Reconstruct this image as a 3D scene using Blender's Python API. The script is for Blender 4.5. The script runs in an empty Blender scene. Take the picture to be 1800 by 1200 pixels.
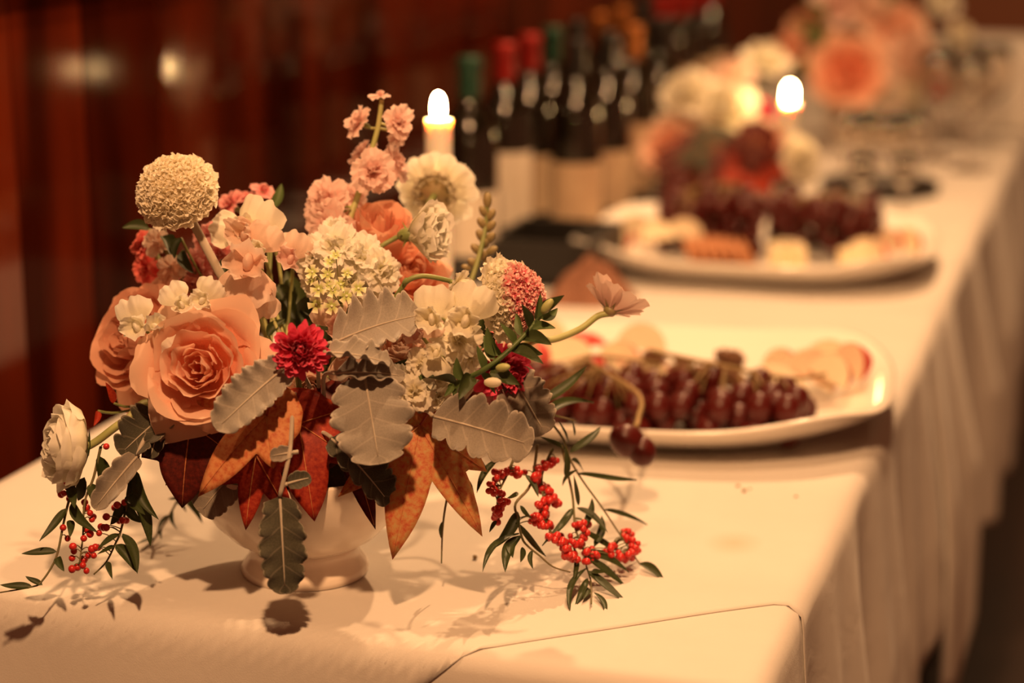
import bpy, math, random
import numpy as np
from mathutils import Matrix, Vector

# ------------------------------------------------------------------ camera
SC = bpy.context.scene
COL = SC.collection
F = 3600.0                       # focal length in pixels of the 1800x1200 frame
TZ = 0.75                        # table height
_pitch = math.atan(871 / F)
_yaw = math.atan(1141 / math.hypot(871, F))
FW = Vector((-math.sin(_yaw) * math.cos(_pitch), math.cos(_yaw) * math.cos(_pitch), -math.sin(_pitch)))
RT = Vector((math.cos(_yaw), math.sin(_yaw), 0))
UP = RT.cross(FW)
CAM = Vector((0, 0, TZ + 0.571))
cd = bpy.data.cameras.new('camera')
cam = bpy.data.objects.new('camera', cd)
COL.objects.link(cam)
cd.sensor_width = 36.0
cd.lens = 72.0
cd.clip_start = 0.05
cd.dof.use_dof = True
cd.dof.focus_distance = 1.555
cd.dof.aperture_fstop = 72 / 28.0
cam.matrix_world = Matrix(((RT.x, UP.x, -FW.x, CAM.x), (RT.y, UP.y, -FW.y, CAM.y), (RT.z, UP.z, -FW.z, CAM.z), (0, 0, 0, 1)))
SC.camera = cam

# ------------------------------------------------------------------ world, lamps, fill lights, exposure
SC.view_settings.view_transform = 'Standard'
SC.view_settings.look = 'None'
SC.view_settings.gamma = 1.0
SC.view_settings.use_curve_mapping = False
SC.view_settings.exposure = 1.24
world = bpy.data.worlds.new('world')
SC.world = world
world.use_nodes = True
world.node_tree.nodes['Background'].inputs[0].default_value = (1.0, 0.31, 0.13, 1)
world.node_tree.nodes['Background'].inputs[1].default_value = 0.13

def lamp(name, loc, target, power, size, color=(1, 0.555, 0.255)):
    ld = bpy.data.lights.new(name, 'AREA')
    ld.shape = 'DISK'
    ld.size = size
    ld.energy = power
    ld.color = color
    o = bpy.data.objects.new(name, ld)
    COL.objects.link(o)
    o.location = loc
    o.rotation_euler = (Vector(target) - Vector(loc)).to_track_quat('-Z', 'Y').to_euler()
    return o

lamp('ceiling_lamp_far', (-0.40, 3.15, 2.55), (-0.55, 2.3, 0.75), 20, 0.06)
lamp('ceiling_lamp_near', (-0.20, 1.62, 2.5), (-0.6, 1.5, 0.9), 7, 0.06)
lamp('fill_light_back', (0.5, 6.0, 2.55), (0.3, 6.4, 0.6), 14, 0.06)  # added light to brighten the far end and back wall
lamp('fill_light_front', (-0.15, 0.25, 2.6), (-0.5, 1.6, 0.9), 22, 0.10, (1, 0.515, 0.225))  # added front fill for the flower faces, no lamp of the room

# ------------------------------------------------------------------ helpers
def px(x, y, d):
    """photo pixel at depth d (metres along the optical axis) -> world point"""
    return CAM + d * (FW + RT * ((x - 900) / F) + UP * ((600 - y) / F))

def tb(x, y, z=TZ):
    """photo pixel -> point on the horizontal plane z"""
    r = FW + RT * ((x - 900) / F) + UP * ((600 - y) / F)
    return CAM + r * ((z - CAM.z) / r.z)

def tbd(x, y, z=TZ):
    r = FW + RT * ((x - 900) / F) + UP * ((600 - y) / F)
    return (z - CAM.z) / r.z if r.z < 0 else 99

def pxt(x, y, d, lift=0.004):
    """like px, but never below the table top"""
    return px(x, y, min(d, tbd(x, y, TZ + lift)))

def D(r, u, t):
    """direction: right, up, towards the viewer"""
    return (RT * r + UP * u - FW * t).normalized()

def frame(o, y, z):
    """matrix with +Y along y and +Z as near as possible to z"""
    y = Vector(y).normalized()
    x = y.cross(Vector(z))
    if x.length < 1e-6:
        x = y.orthogonal()
    x.normalize()
    z = x.cross(y)
    return Matrix(((x.x, y.x, z.x, o[0]), (x.y, y.y, z.y, o[1]), (x.z, y.z, z.z, o[2]), (0, 0, 0, 1)))

def axis_frame(o, z, roll=0.0):
    z = Vector(z).normalized()
    ref = UP if abs(z.dot(UP)) < 0.9 else -FW
    y = (ref - z * ref.dot(z)).normalized()
    return frame(o, y, z) @ Matrix.Rotation(roll, 4, 'Z')

def S(s):
    return Matrix.Diagonal((s, s, s, 1)) if not hasattr(s, '__len__') else Matrix.Diagonal((s[0], s[1], s[2], 1))

def Tm(v):
    return Matrix.Translation(Vector(v))

def Rx(a): return Matrix.Rotation(a, 4, 'X')
def Ry(a): return Matrix.Rotation(a, 4, 'Y')
def Rz(a): return Matrix.Rotation(a, 4, 'Z')

WM = {}

def thing(name, label, cat, loc, group=None):
    o = bpy.data.objects.new(name, None)
    o.empty_display_size = 0.01
    COL.objects.link(o)
    o.location = loc
    o['label'] = label
    o['category'] = cat
    if group:
        o['group'] = group
    WM[o.name] = Matrix.Translation(Vector(loc))
    return o

def part(name, me, mat, parent, mw=None, label=None):
    """a mesh object; mw is its world matrix"""
    mw = mw if mw is not None else Matrix.Identity(4)
    o = bpy.data.objects.new(name, me)
    COL.objects.link(o)
    if parent is not None:
        o.parent = parent
        o.matrix_local = WM[parent.name].inverted() @ mw
    else:
        o.matrix_world = mw
    WM[o.name] = mw
    if mat is not None:
        if len(me.materials) == 0:
            me.materials.append(mat)
        elif me.materials[0] is not mat:
            o.material_slots[0].link = 'OBJECT'
            o.material_slots[0].material = mat
    if label:
        o['label'] = label
    return o

def single(name, me, mat, label, cat, mw=None, group=None):
    o = part(name, me, mat, None, mw)
    o['label'] = label
    o['category'] = cat
    if group:
        o['group'] = group
    return o

def struct(name, me, mat, mw=None, parent=None):
    o = part(name, me, mat, parent, mw)
    if parent is None:
        o['kind'] = 'structure'
    return o

class MB:
    def __init__(self):
        self.v, self.f, self.uv = [], [], []
    def add(self, v, f, uv=None, M=None):
        n = len(self.v)
        if M is not None:
            v = [M @ Vector(p) for p in v]
        self.v += [tuple(p) for p in v]
        self.f += [tuple(i + n for i in q) for q in f]
        self.uv += list(uv) if uv is not None else [(0.5, 0.5)] * len(v)
        return self
    def mesh(self, name='mesh', smooth=True):
        me = bpy.data.meshes.new(name)
        me.from_pydata(self.v, [], self.f)
        uvl = me.uv_layers.new(name='uv')
        idx = np.zeros(len(me.loops), dtype=np.int32)
        me.loops.foreach_get('vertex_index', idx)
        uvl.data.foreach_set('uv', np.asarray(self.uv, dtype=np.float32)[idx].ravel())
        if smooth:
            me.polygons.foreach_set('use_smooth', [True] * len(me.polygons))
        me.update()
        return me

def grid(nu, nv, fn, closed=False):
    v, uv = [], []
    for j in range(nv + 1):
        for i in range(nu + (0 if closed else 1)):
            u, w = i / nu, j / nv
            v.append(fn(u, w))
            uv.append((u, w))
    n = nu if closed else nu + 1
    f = []
    for j in range(nv):
        for i in range(nu):
            a, b = j * n + i, j * n + (i + 1) % n
            f.append((a, b, b + n, a + n))
    return v, f, uv

def catmull(pts, n=6):
    P = [Vector(p) for p in pts]
    if len(P) < 3:
        return [P[0].lerp(P[-1], i / n) for i in range(n + 1)]
    out = []
    for i in range(len(P) - 1):
        p0, p1, p2, p3 = P[max(i - 1, 0)], P[i], P[i + 1], P[min(i + 2, len(P) - 1)]
        for k in range(n):
            t = k / n
            out.append(0.5 * ((2 * p1) + (p2 - p0) * t + (2 * p0 - 5 * p1 + 4 * p2 - p3) * t * t + (3 * p1 - p0 - 3 * p2 + p3) * t ** 3))
    out.append(P[-1])
    return out

def tube(pts, r, n=6, mb=None, r2=None):
    """swept tube through pts (world or local), radius r tapering to r2"""
    mb = mb or MB()
    r2 = r if r2 is None else r2
    P = [Vector(p) for p in pts]
    t0 = (P[1] - P[0]).normalized()
    nx = t0.orthogonal().normalized()
    v, uv = [], []
    m = len(P)
    for i, p in enumerate(P):
        t = (P[min(i + 1, m - 1)] - P[max(i - 1, 0)]).normalized()
        nx = (nx - t * nx.dot(t)).normalized()
        ny = t.cross(nx)
        rr = r + (r2 - r) * i / (m - 1)
        for k in range(n):
            a = 2 * math.pi * k / n
            v.append(p + (nx * math.cos(a) + ny * math.sin(a)) * rr)
            uv.append((k / n, i / (m - 1)))
    f = []
    for i in range(m - 1):
        for k in range(n):
            f.append((i * n + k, i * n + (k + 1) % n, (i + 1) * n + (k + 1) % n, (i + 1) * n + k))
    f.append(tuple(range(n))[::-1])
    f.append(tuple((m - 1) * n + k for k in range(n)))
    mb.add(v, f, uv)
    return mb

def lathe(prof, n=32, mb=None, M=None):
    mb = mb or MB()
    v, uv = [], []
    for j, (r, z) in enumerate(prof):
        for k in range(n):
            a = 2 * math.pi * k / n
            v.append((r * math.cos(a), r * math.sin(a), z))
            uv.append((k / n, j / (len(prof) - 1)))
    f = []
    for j in range(len(prof) - 1):
        for k in range(n):
            f.append((j * n + k, j * n + (k + 1) % n, (j + 1) * n + (k + 1) % n, (j + 1) * n + k))
    if prof[0][0] > 1e-5:
        f.append(tuple(range(n))[::-1])
    if prof[-1][0] > 1e-5:
        f.append(tuple((len(prof) - 1) * n + k for k in range(n)))
    mb.add(v, f, uv, M)
    return mb

def box(mb, x0, x1, y0, y1, z0, z1, M=None, b=0.0):
    if b <= 0:
        v = [(x, y, z) for z in (z0, z1) for y in (y0, y1) for x in (x0, x1)]
        f = [(0, 2, 3, 1), (4, 5, 7, 6), (0, 1, 5, 4), (2, 6, 7, 3), (0, 4, 6, 2), (1, 3, 7, 5)]
        mb.add(v, f, None, M)
        return mb
    rings = []
    for z, i in ((z0, b), (z0 + b, 0), (z1 - b, 0), (z1, b)):
        rings.append([(x0 + i + b * 0, y0 + i, z), (x1 - i, y0 + i, z), (x1 - i, y1 - i, z), (x0 + i, y1 - i, z)])
    v = [p for r in rings for p in r]
    f = [(0, 3, 2, 1), (12, 13, 14, 15)]
    for j in range(3):
        for k in range(4):
            f.append((j * 4 + k, j * 4 + (k + 1) % 4, (j + 1) * 4 + (k + 1) % 4, (j + 1) * 4 + k))
    mb.add(v, f, None, M)
    return mb

def ellipsoid(mb, M, n=10, m=7):
    prof = [(max(math.sin(math.pi * j / m), 0.0), -math.cos(math.pi * j / m)) for j in range(m + 1)]
    return lathe(prof, n, mb, M)

# ------------------------------------------------------------------ materials
def nodes(name):
    m = bpy.data.materials.new(name)
    m.use_nodes = True
    nt = m.node_tree
    return m, nt, nt.nodes['Principled BSDF']

def link(nt, a, b): nt.links.new(a, b)

def mat(name, col, rough=0.5, col2=None, nscale=30, bump=0.0, bscale=60, spec=0.5, trans=0.0, sheen=0.0, coat=0.0, metal=0.0, sss=0.0, tip=None, stretch=None, dist=0.002, detail=4, rand=False, bstretch=None):
    """principled material: noise between col and col2, optional uv-gradient to tip, bump and thin translucency"""
    m, nt, p = nodes(name)
    N = nt.nodes
    p.inputs['Roughness'].default_value = rough
    p.inputs['Specular IOR Level'].default_value = spec
    p.inputs['Metallic'].default_value = metal
    p.inputs['Coat Weight'].default_value = coat
    p.inputs['Coat Roughness'].default_value = 0.12
    if sheen:
        p.inputs['Sheen Weight'].default_value = sheen
        p.inputs['Sheen Roughness'].default_value = 0.5
    if sss:
        p.inputs['Subsurface Weight'].default_value = sss
        p.inputs['Subsurface Radius'].default_value = (1, 0.6, 0.3)
        p.inputs['Subsurface Scale'].default_value = 0.006
    tc = N.new('ShaderNodeTexCoord')
    vec = tc.outputs['Object']
    if stretch:
        mp = N.new('ShaderNodeMapping')
        mp.inputs['Scale'].default_value = stretch
        link(nt, vec, mp.inputs[0])
        vec = mp.outputs[0]
    out = None
    if col2 is not None:
        nz = N.new('ShaderNodeTexNoise')
        nz.inputs['Scale'].default_value = nscale
        nz.inputs['Detail'].default_value = detail
        link(nt, vec, nz.inputs['Vector'])
        cr = N.new('ShaderNodeValToRGB')
        cr.color_ramp.elements[0].position = 0.35
        cr.color_ramp.elements[1].position = 0.68
        cr.color_ramp.elements[0].color = (*col, 1)
        cr.color_ramp.elements[1].color = (*col2, 1)
        link(nt, nz.outputs['Fac'], cr.inputs[0])
        out = cr.outputs[0]
        if rand:       # every board its own piece of timber
            oi = N.new('ShaderNodeObjectInfo')
            ad = N.new('ShaderNodeVectorMath')
            ad.operation = 'MULTIPLY_ADD'
            link(nt, oi.outputs['Random'], ad.inputs[0])
            ad.inputs[1].default_value = (7, 19, 13)
            link(nt, vec, ad.inputs[2])
            link(nt, ad.outputs[0], nz.inputs['Vector'])
            mr = N.new('ShaderNodeMapRange')
            mr.inputs['To Min'].default_value = 0.45
            mr.inputs['To Max'].default_value = 1.35
            link(nt, oi.outputs['Random'], mr.inputs['Value'])
            mu = N.new('ShaderNodeMixRGB')
            mu.blend_type = 'MULTIPLY'
            mu.inputs[0].default_value = 1
            link(nt, out, mu.inputs[1])
            link(nt, mr.outputs[0], mu.inputs[2])
            out = mu.outputs[0]
    if tip is not None:
        sx = N.new('ShaderNodeSeparateXYZ')
        link(nt, tc.outputs['UV'], sx.inputs[0])
        mr = N.new('ShaderNodeMapRange')
        mr.interpolation_type = 'SMOOTHSTEP'
        mr.inputs['From Min'].default_value = 0.25
        mr.inputs['From Max'].default_value = 0.95
        link(nt, sx.outputs['Y'], mr.inputs['Value'])
        mx = N.new('ShaderNodeMixRGB')
        link(nt, mr.outputs[0], mx.inputs[0])
        if out is not None:
            link(nt, out, mx.inputs[1])
        else:
            mx.inputs[1].default_value = (*col, 1)
        mx.inputs[2].default_value = (*tip, 1)
        out = mx.outputs[0]
    if out is not None:
        link(nt, out, p.inputs['Base Color'])
    else:
        p.inputs['Base Color'].default_value = (*col, 1)
    if bump:
        nb = N.new('ShaderNodeTexNoise')
        nb.inputs['Scale'].default_value = bscale
        nb.inputs['Detail'].default_value = 4
        if bstretch:
            mp2 = N.new('ShaderNodeMapping')
            mp2.inputs['Scale'].default_value = bstretch
            link(nt, tc.outputs['Object'], mp2.inputs[0])
            link(nt, mp2.outputs[0], nb.inputs['Vector'])
        else:
            link(nt, vec, nb.inputs['Vector'])
        bp = N.new('ShaderNodeBump')
        bp.inputs['Strength'].default_value = bump
        bp.inputs['Distance'].default_value = dist
        link(nt, nb.outputs['Fac'], bp.inputs['Height'])
        link(nt, bp.outputs[0], p.inputs['Normal'])
    if trans:
        tr = N.new('ShaderNodeBsdfTranslucent')
        if out is not None:
            link(nt, out, tr.inputs[0])
        else:
            tr.inputs[0].default_value = (*col, 1)
        ms = N.new('ShaderNodeMixShader')
        ms.inputs[0].default_value = trans
        link(nt, p.outputs[0], ms.inputs[1])
        link(nt, tr.outputs[0], ms.inputs[2])
        link(nt, ms.outputs[0], N['Material Output'].inputs[0])
    return m

def petal_mat(name, base, tip, trans=0.42, rough=0.55):
    b2 = tuple(min(1, c * 1.12) for c in base)
    return mat(name, base, rough, b2, 45, 0.25, 160, 0.25, trans, 0.15, tip=tip, dist=0.0008)

M = {}
M['cloth'] = mat('white_linen', (0.66, 0.63, 0.59), 0.85, (0.62, 0.59, 0.55), 7, 0.35, 900, 0.15, sheen=0.2, dist=0.0004)
def linen_details():
    """soft creases and one tea-coloured stain on the cloth"""
    nt = M['cloth'].node_tree
    N = nt.nodes
    p = N['Principled BSDF']
    tc = N.new('ShaderNodeTexCoord')
    st = tb(1290, 955)
    mp = N.new('ShaderNodeMapping')
    mp.vector_type = 'POINT'
    mp.inputs['Location'].default_value = (-st.x / .026, -st.y / .034, -TZ / .05)
    mp.inputs['Scale'].default_value = (1 / .026, 1 / .034, 1 / .05)
    link(nt, tc.outputs['Object'], mp.inputs[0])
    gr = N.new('ShaderNodeTexGradient')
    gr.gradient_type = 'SPHERICAL'
    link(nt, mp.outputs[0], gr.inputs[0])
    src = p.inputs['Base Color'].links[0].from_socket
    mx = N.new('ShaderNodeMixRGB')
    sc_ = N.new('ShaderNodeMath')
    sc_.operation = 'MULTIPLY'
    sc_.inputs[1].default_value = 0.55
    link(nt, gr.outputs['Fac'], sc_.inputs[0])
    link(nt, sc_.outputs[0], mx.inputs[0])
    link(nt, src, mx.inputs[1])
    mx.inputs[2].default_value = (.52, .40, .28, 1)
    link(nt, mx.outputs[0], p.inputs['Base Color'])
    n2 = N.new('ShaderNodeTexNoise')
    n2.inputs['Scale'].default_value = 16
    n2.inputs['Detail'].default_value = 3
    n2.inputs['Distortion'].default_value = 1.2
    link(nt, tc.outputs['Object'], n2.inputs['Vector'])
    b2 = N.new('ShaderNodeBump')
    b2.inputs['Strength'].default_value = 0.13
    b2.inputs['Distance'].default_value = 0.006
    link(nt, n2.outputs['Fac'], b2.inputs['Height'])
    link(nt, p.inputs['Normal'].links[0].from_socket, b2.inputs['Normal'])
    link(nt, b2.outputs[0], p.inputs['Normal'])
linen_details()
M['china'] = mat('white_china', (0.86, 0.82, 0.76), 0.16, None, spec=0.5, coat=0.25)
M['ivory'] = mat('ivory_china', (0.86, 0.78, 0.68), 0.22, None, spec=0.5, coat=0.3)
M['wax'] = mat('candle_wax', (0.90, 0.86, 0.76), 0.45, None, sss=0.9)
M['brass'] = mat('aged_brass', (0.45, 0.28, 0.10), 0.35, (0.36, 0.21, 0.07), 50, metal=1.0)
M['wick'] = mat('charred_wick', (0.02, 0.015, 0.01), 0.9)
M['peach'] = petal_mat('peach_petal', (0.88, 0.44, 0.29), (0.93, 0.65, 0.50))
M['peach_deep'] = petal_mat('deep_peach_petal', (0.88, 0.41, 0.26), (0.90, 0.53, 0.37))
M['peach_tan'] = petal_mat('tan_peach_petal', (0.72, 0.32, 0.20), (0.78, 0.43, 0.30))
M['blush'] = petal_mat('blush_petal', (0.84, 0.58, 0.52), (0.88, 0.66, 0.60))
M['palepeach'] = petal_mat('pale_peach_petal', (0.84, 0.60, 0.48), (0.88, 0.70, 0.60))
M['cream'] = petal_mat('cream_petal', (0.85, 0.80, 0.62), (0.88, 0.84, 0.72))
M['white'] = petal_mat('white_petal', (0.86, 0.83, 0.66), (0.90, 0.88, 0.80))
M['scab'] = petal_mat('cream_scabiosa_petal', (0.80, 0.70, 0.50), (0.93, 0.89, 0.76))
M['magenta'] = petal_mat('magenta_petal', (0.62, 0.02, 0.07), (0.80, 0.09, 0.18), 0.2)
M['coral'] = petal_mat('coral_petal', (0.70, 0.06, 0.06), (0.82, 0.22, 0.18), 0.25)
M['pink'] = petal_mat('pink_petal', (0.74, 0.22, 0.22), (0.84, 0.42, 0.40), 0.3)
M['bicolor'] = petal_mat('pink_and_cream_floret', (0.70, 0.06, 0.14), (0.86, 0.58, 0.52), 0.2)
M['cosmos'] = petal_mat('dusty_pink_petal', (0.60, 0.38, 0.32), (0.80, 0.60, 0.52), 0.3)
M['stem'] = mat('green_stem', (0.16, 0.20, 0.06), 0.5, (0.24, 0.26, 0.09), 40)
M['stem_light'] = mat('pale_green_stem', (0.33, 0.36, 0.12), 0.5, (0.42, 0.42, 0.18), 40)
M['stem_grey'] = mat('grey_felted_stem', (0.40, 0.34, 0.26), 0.8, (0.46, 0.40, 0.32), 60, sheen=0.4)
M['stem_red'] = mat('red_petiole', (0.36, 0.05, 0.03), 0.5)
M['twig'] = mat('brown_green_twig', (0.17, 0.13, 0.06), 0.6, (0.11, 0.12, 0.04), 60)
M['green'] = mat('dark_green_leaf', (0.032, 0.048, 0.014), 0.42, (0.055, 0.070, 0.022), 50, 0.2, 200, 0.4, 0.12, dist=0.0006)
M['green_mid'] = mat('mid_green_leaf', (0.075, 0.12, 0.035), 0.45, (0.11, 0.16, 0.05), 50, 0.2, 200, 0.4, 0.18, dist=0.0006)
M['bud'] = mat('olive_bud', (0.24, 0.22, 0.09), 0.5, (0.32, 0.22, 0.11), 60)
M['foam'] = mat('dark_moss', (0.06, 0.06, 0.03), 0.95, (0.10, 0.06, 0.03), 60, 0.8, 80, dist=0.01)
M['berry'] = mat('red_peppercorn', (0.50, 0.015, 0.018), 0.32, (0.62, 0.04, 0.03), 120, spec=0.5)
M['grape'] = mat('red_grape_skin', (0.040, 0.003, 0.0028), 0.36, (0.105, 0.007, 0.0045), 40, spec=0.35)
M['black'] = mat('black_lacquer', (0.010, 0.008, 0.007), 0.45)
M['glass_dark'] = mat('dark_bottle_glass', (0.006, 0.005, 0.003), 0.10, None, spec=0.6, coat=0.5)
M['paper'] = mat('cream_label_paper', (0.74, 0.68, 0.58), 0.7, (0.70, 0.63, 0.52), 30)
M['paper_tan'] = mat('tan_label_paper', (0.56, 0.42, 0.28), 0.7, (0.50, 0.36, 0.24), 30)
M['foil_red'] = mat('red_capsule_foil', (0.27, 0.007, 0.005), 0.45, metal=0.35)
M['foil_teal'] = mat('teal_capsule_foil', (0.010, 0.055, 0.033), 0.45, metal=0.35)
M['foil_gold'] = mat('amber_capsule_foil', (0.30, 0.10, 0.02), 0.4, metal=0.6)
M['foil_black'] = mat('black_capsule_foil', (0.012, 0.010, 0.010), 0.35, metal=0.3)
M['napkin'] = mat('brown_linen', (0.30, 0.15, 0.10), 0.9, (0.24, 0.11, 0.07), 20, 0.3, 700, 0.1, dist=0.0004)
M['cheese'] = mat('pale_cheese', (0.84, 0.72, 0.46), 0.55, (0.88, 0.78, 0.56), 30, 0.2, 60, sss=0.2)
M['rind'] = mat('white_bloomy_rind', (0.86, 0.80, 0.70), 0.8, (0.80, 0.72, 0.60), 50, 0.4, 90)
M['flesh'] = mat('pale_apple_flesh', (0.88, 0.78, 0.56), 0.5, (0.86, 0.72, 0.50), 40)
M['skin'] = mat('red_fruit_skin', (0.55, 0.04, 0.05), 0.35, (0.62, 0.12, 0.09), 40)
M['walnut'] = mat('toasted_walnut', (0.30, 0.12, 0.05), 0.6, (0.42, 0.19, 0.08), 90, 0.9, 110, dist=0.004)
M['cracker'] = mat('brown_cracker', (0.46, 0.20, 0.09), 0.7, (0.38, 0.15, 0.06), 60, 0.5, 120)
M['seed'] = mat('dry_seed', (0.20, 0.13, 0.05), 0.8)
M['wood'] = mat('mahogany_board', (0.024, 0.0030, 0.0009), 0.085, (0.125, 0.0155, 0.0036), 3.6, 0.06, 5, 0.30, stretch=(1.0, 2.6, 0.30), dist=0.004, detail=7, rand=True, bstretch=(1, 0.5, 3))
M['wood_matte'] = mat('worn_mahogany_board', (0.024, 0.0030, 0.0009), 0.10, (0.125, 0.0155, 0.0036), 3.6, 0.06, 5, 0.012, stretch=(1.0, 2.6, 0.30), dist=0.004, detail=7, rand=True, bstretch=(1, 0.5, 3))
M['wood_dark'] = mat('dark_stained_rail', (0.020, 0.008, 0.004), 0.35, (0.035, 0.012, 0.006), 6, coat=0.2)
M['upper'] = mat('dark_brown_wall', (0.045, 0.014, 0.007), 0.7, (0.06, 0.02, 0.01), 3)
M['backwall'] = mat('brown_back_wall', (0.22, 0.075, 0.035), 0.65, (0.17, 0.055, 0.025), 2)
M['floor'] = mat('dark_wood_floor', (0.008, 0.003, 0.0015), 0.45, (0.034, 0.011, 0.005), 2.0, 0.2, 12, stretch=(2, 0.5, 1))
M['ceil'] = mat('ceiling_paint', (0.40, 0.27, 0.18), 0.9)
M['table_wood'] = mat('folding_table_board', (0.40, 0.30, 0.20), 0.6)

def felt_leaf(name, c1, c2, vein, sheen=0.6):
    """dusty miller: felted grey leaf with pale side veins drawn in leaf uv space"""
    m, nt, p = nodes(name)
    N = nt.nodes
    p.inputs['Roughness'].default_value = 0.9
    p.inputs['Sheen Weight'].default_value = sheen
    p.inputs['Sheen Roughness'].default_value = 0.6
    p.inputs['Specular IOR Level'].default_value = 0.1
    tc = N.new('ShaderNodeTexCoord')
    sx = N.new('ShaderNodeSeparateXYZ')
    link(nt, tc.outputs['UV'], sx.inputs[0])
    nz = N.new('ShaderNodeTexNoise')
    nz.inputs['Scale'].default_value = 70
    link(nt, tc.outputs['Object'], nz.inputs['Vector'])
    cr = N.new('ShaderNodeValToRGB')
    cr.color_ramp.elements[0].color = (*c1, 1)
    cr.color_ramp.elements[1].color = (*c2, 1)
    cr.color_ramp.elements[0].position = 0.3
    cr.color_ramp.elements[1].position = 0.7
    link(nt, nz.outputs['Fac'], cr.inputs[0])
    def math_(op, a, b):
        n = N.new('ShaderNodeMath')
        n.operation = op
        for k, q in enumerate((a, b)):
            if isinstance(q, (int, float)):
                n.inputs[k].default_value = q
            elif q is not None:
                link(nt, q, n.inputs[k])
        return n.outputs[0]
    au = math_('ABSOLUTE', math_('SUBTRACT', sx.outputs['X'], 0.5), None)
    t = math_('FRACT', math_('MULTIPLY', math_('SUBTRACT', sx.outputs['Y'], math_('MULTIPLY', au, 0.22)), 5.0), None)
    line = math_('LESS_THAN', math_('ABSOLUTE', math_('SUBTRACT', t, 0.5), None), 0.045)
    edge = math_('GREATER_THAN', au, 0.475)
    fac = math_('ADD', math_('MULTIPLY', line, 0.22), math_('MULTIPLY', edge, 0.5))
    mx = N.new('ShaderNodeMixRGB')
    link(nt, fac, mx.inputs[0])
    link(nt, cr.outputs[0], mx.inputs[1])
    mx.inputs[2].default_value = (*vein, 1)
    link(nt, mx.outputs[0], p.inputs['Base Color'])
    nb = N.new('ShaderNodeTexNoise')
    nb.inputs['Scale'].default_value = 900
    link(nt, tc.outputs['Object'], nb.inputs['Vector'])
    bp = N.new('ShaderNodeBump')
    bp.inputs['Strength'].default_value = 0.4
    bp.inputs['Distance'].default_value = 0.0005
    link(nt, nb.outputs['Fac'], bp.inputs['Height'])
    link(nt, bp.outputs[0], p.inputs['Normal'])
    tr = N.new('ShaderNodeBsdfTranslucent')
    link(nt, mx.outputs[0], tr.inputs[0])
    ms = N.new('ShaderNodeMixShader')
    ms.inputs[0].default_value = 0.12
    link(nt, p.outputs[0], ms.inputs[1])
    link(nt, tr.outputs[0], ms.inputs[2])
    link(nt, ms.outputs[0], N['Material Output'].inputs[0])
    return m

M['felt'] = felt_leaf('grey_felt_leaf', (0.26, 0.235, 0.20), (0.33, 0.295, 0.25), (0.60, 0.53, 0.44))
M['felt_shaded'] = felt_leaf('shaded_green_grey_felt', (0.052, 0.050, 0.032), (0.085, 0.078, 0.052), (0.34, 0.29, 0.22), 0.2)  # darker felt copy: shade on the hanging leaves is put into the colour
M['felt_mid'] = felt_leaf('brown_grey_felt_leaf', (0.20, 0.17, 0.135), (0.26, 0.22, 0.175), (0.50, 0.43, 0.34))

def autumn(name, a, b, c):
    m, nt, p = nodes(name)
    N = nt.nodes
    p.inputs['Roughness'].default_value = 0.5
    p.inputs['Specular IOR Level'].default_value = 0.3
    tc = N.new('ShaderNodeTexCoord')
    nz = N.new('ShaderNodeTexNoise')
    nz.inputs['Scale'].default_value = 20
    nz.inputs['Detail'].default_value = 6
    nz.inputs['Roughness'].default_value = 0.65
    link(nt, tc.outputs['Object'], nz.inputs['Vector'])
    cr = N.new('ShaderNodeValToRGB')
    cr.color_ramp.elements[0].color = (*a, 1)
    cr.color_ramp.elements[0].position = 0.36
    cr.color_ramp.elements[1].color = (*c, 1)
    cr.color_ramp.elements[1].position = 0.68
    e = cr.color_ramp.elements.new(0.52)
    e.color = (*b, 1)
    link(nt, nz.outputs['Fac'], cr.inputs[0])
    link(nt, cr.outputs[0], p.inputs['Base Color'])
    tr = N.new('ShaderNodeBsdfTranslucent')
    link(nt, cr.outputs[0], tr.inputs[0])
    ms = N.new('ShaderNodeMixShader')
    ms.inputs[0].default_value = 0.3
    link(nt, p.outputs[0], ms.inputs[1])
    link(nt, tr.outputs[0], ms.inputs[2])
    link(nt, ms.outputs[0], N['Material Output'].inputs[0])
    return m

M['maple_mix'] = autumn('red_gold_autumn_leaf', (0.58, 0.12, 0.06), (0.66, 0.31, 0.12), (0.62, 0.47, 0.19))
M['maple_orange'] = autumn('orange_autumn_leaf', (0.60, 0.16, 0.07), (0.74, 0.32, 0.13), (0.76, 0.40, 0.18))
M['maple_red'] = autumn('red_autumn_leaf', (0.28, 0.018, 0.012), (0.42, 0.04, 0.018), (0.50, 0.08, 0.03))
M['maple_dark'] = autumn('dark_red_autumn_leaf', (0.07, 0.010, 0.008), (0.12, 0.014, 0.010), (0.17, 0.022, 0.013))

def emission(name, col, s):
    m, nt, p = nodes(name)
    e = nt.nodes.new('ShaderNodeEmission')
    e.inputs[0].default_value = (*col, 1)
    e.inputs[1].default_value = s
    link(nt, e.outputs[0], nt.nodes['Material Output'].inputs[0])
    return m

M['flame'] = emission('candle_flame', (1.0, 0.60, 0.24), 105)

def glass(name):
    m, nt, p = nodes(name)
    p.inputs['Base Color'].default_value = (0.95, 0.92, 0.88, 1)
    p.inputs['Roughness'].default_value = 0.06
    p.inputs['Transmission Weight'].default_value = 1.0
    p.inputs['IOR'].default_value = 1.45
    return m
M['glass'] = glass('clear_glass')

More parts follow.
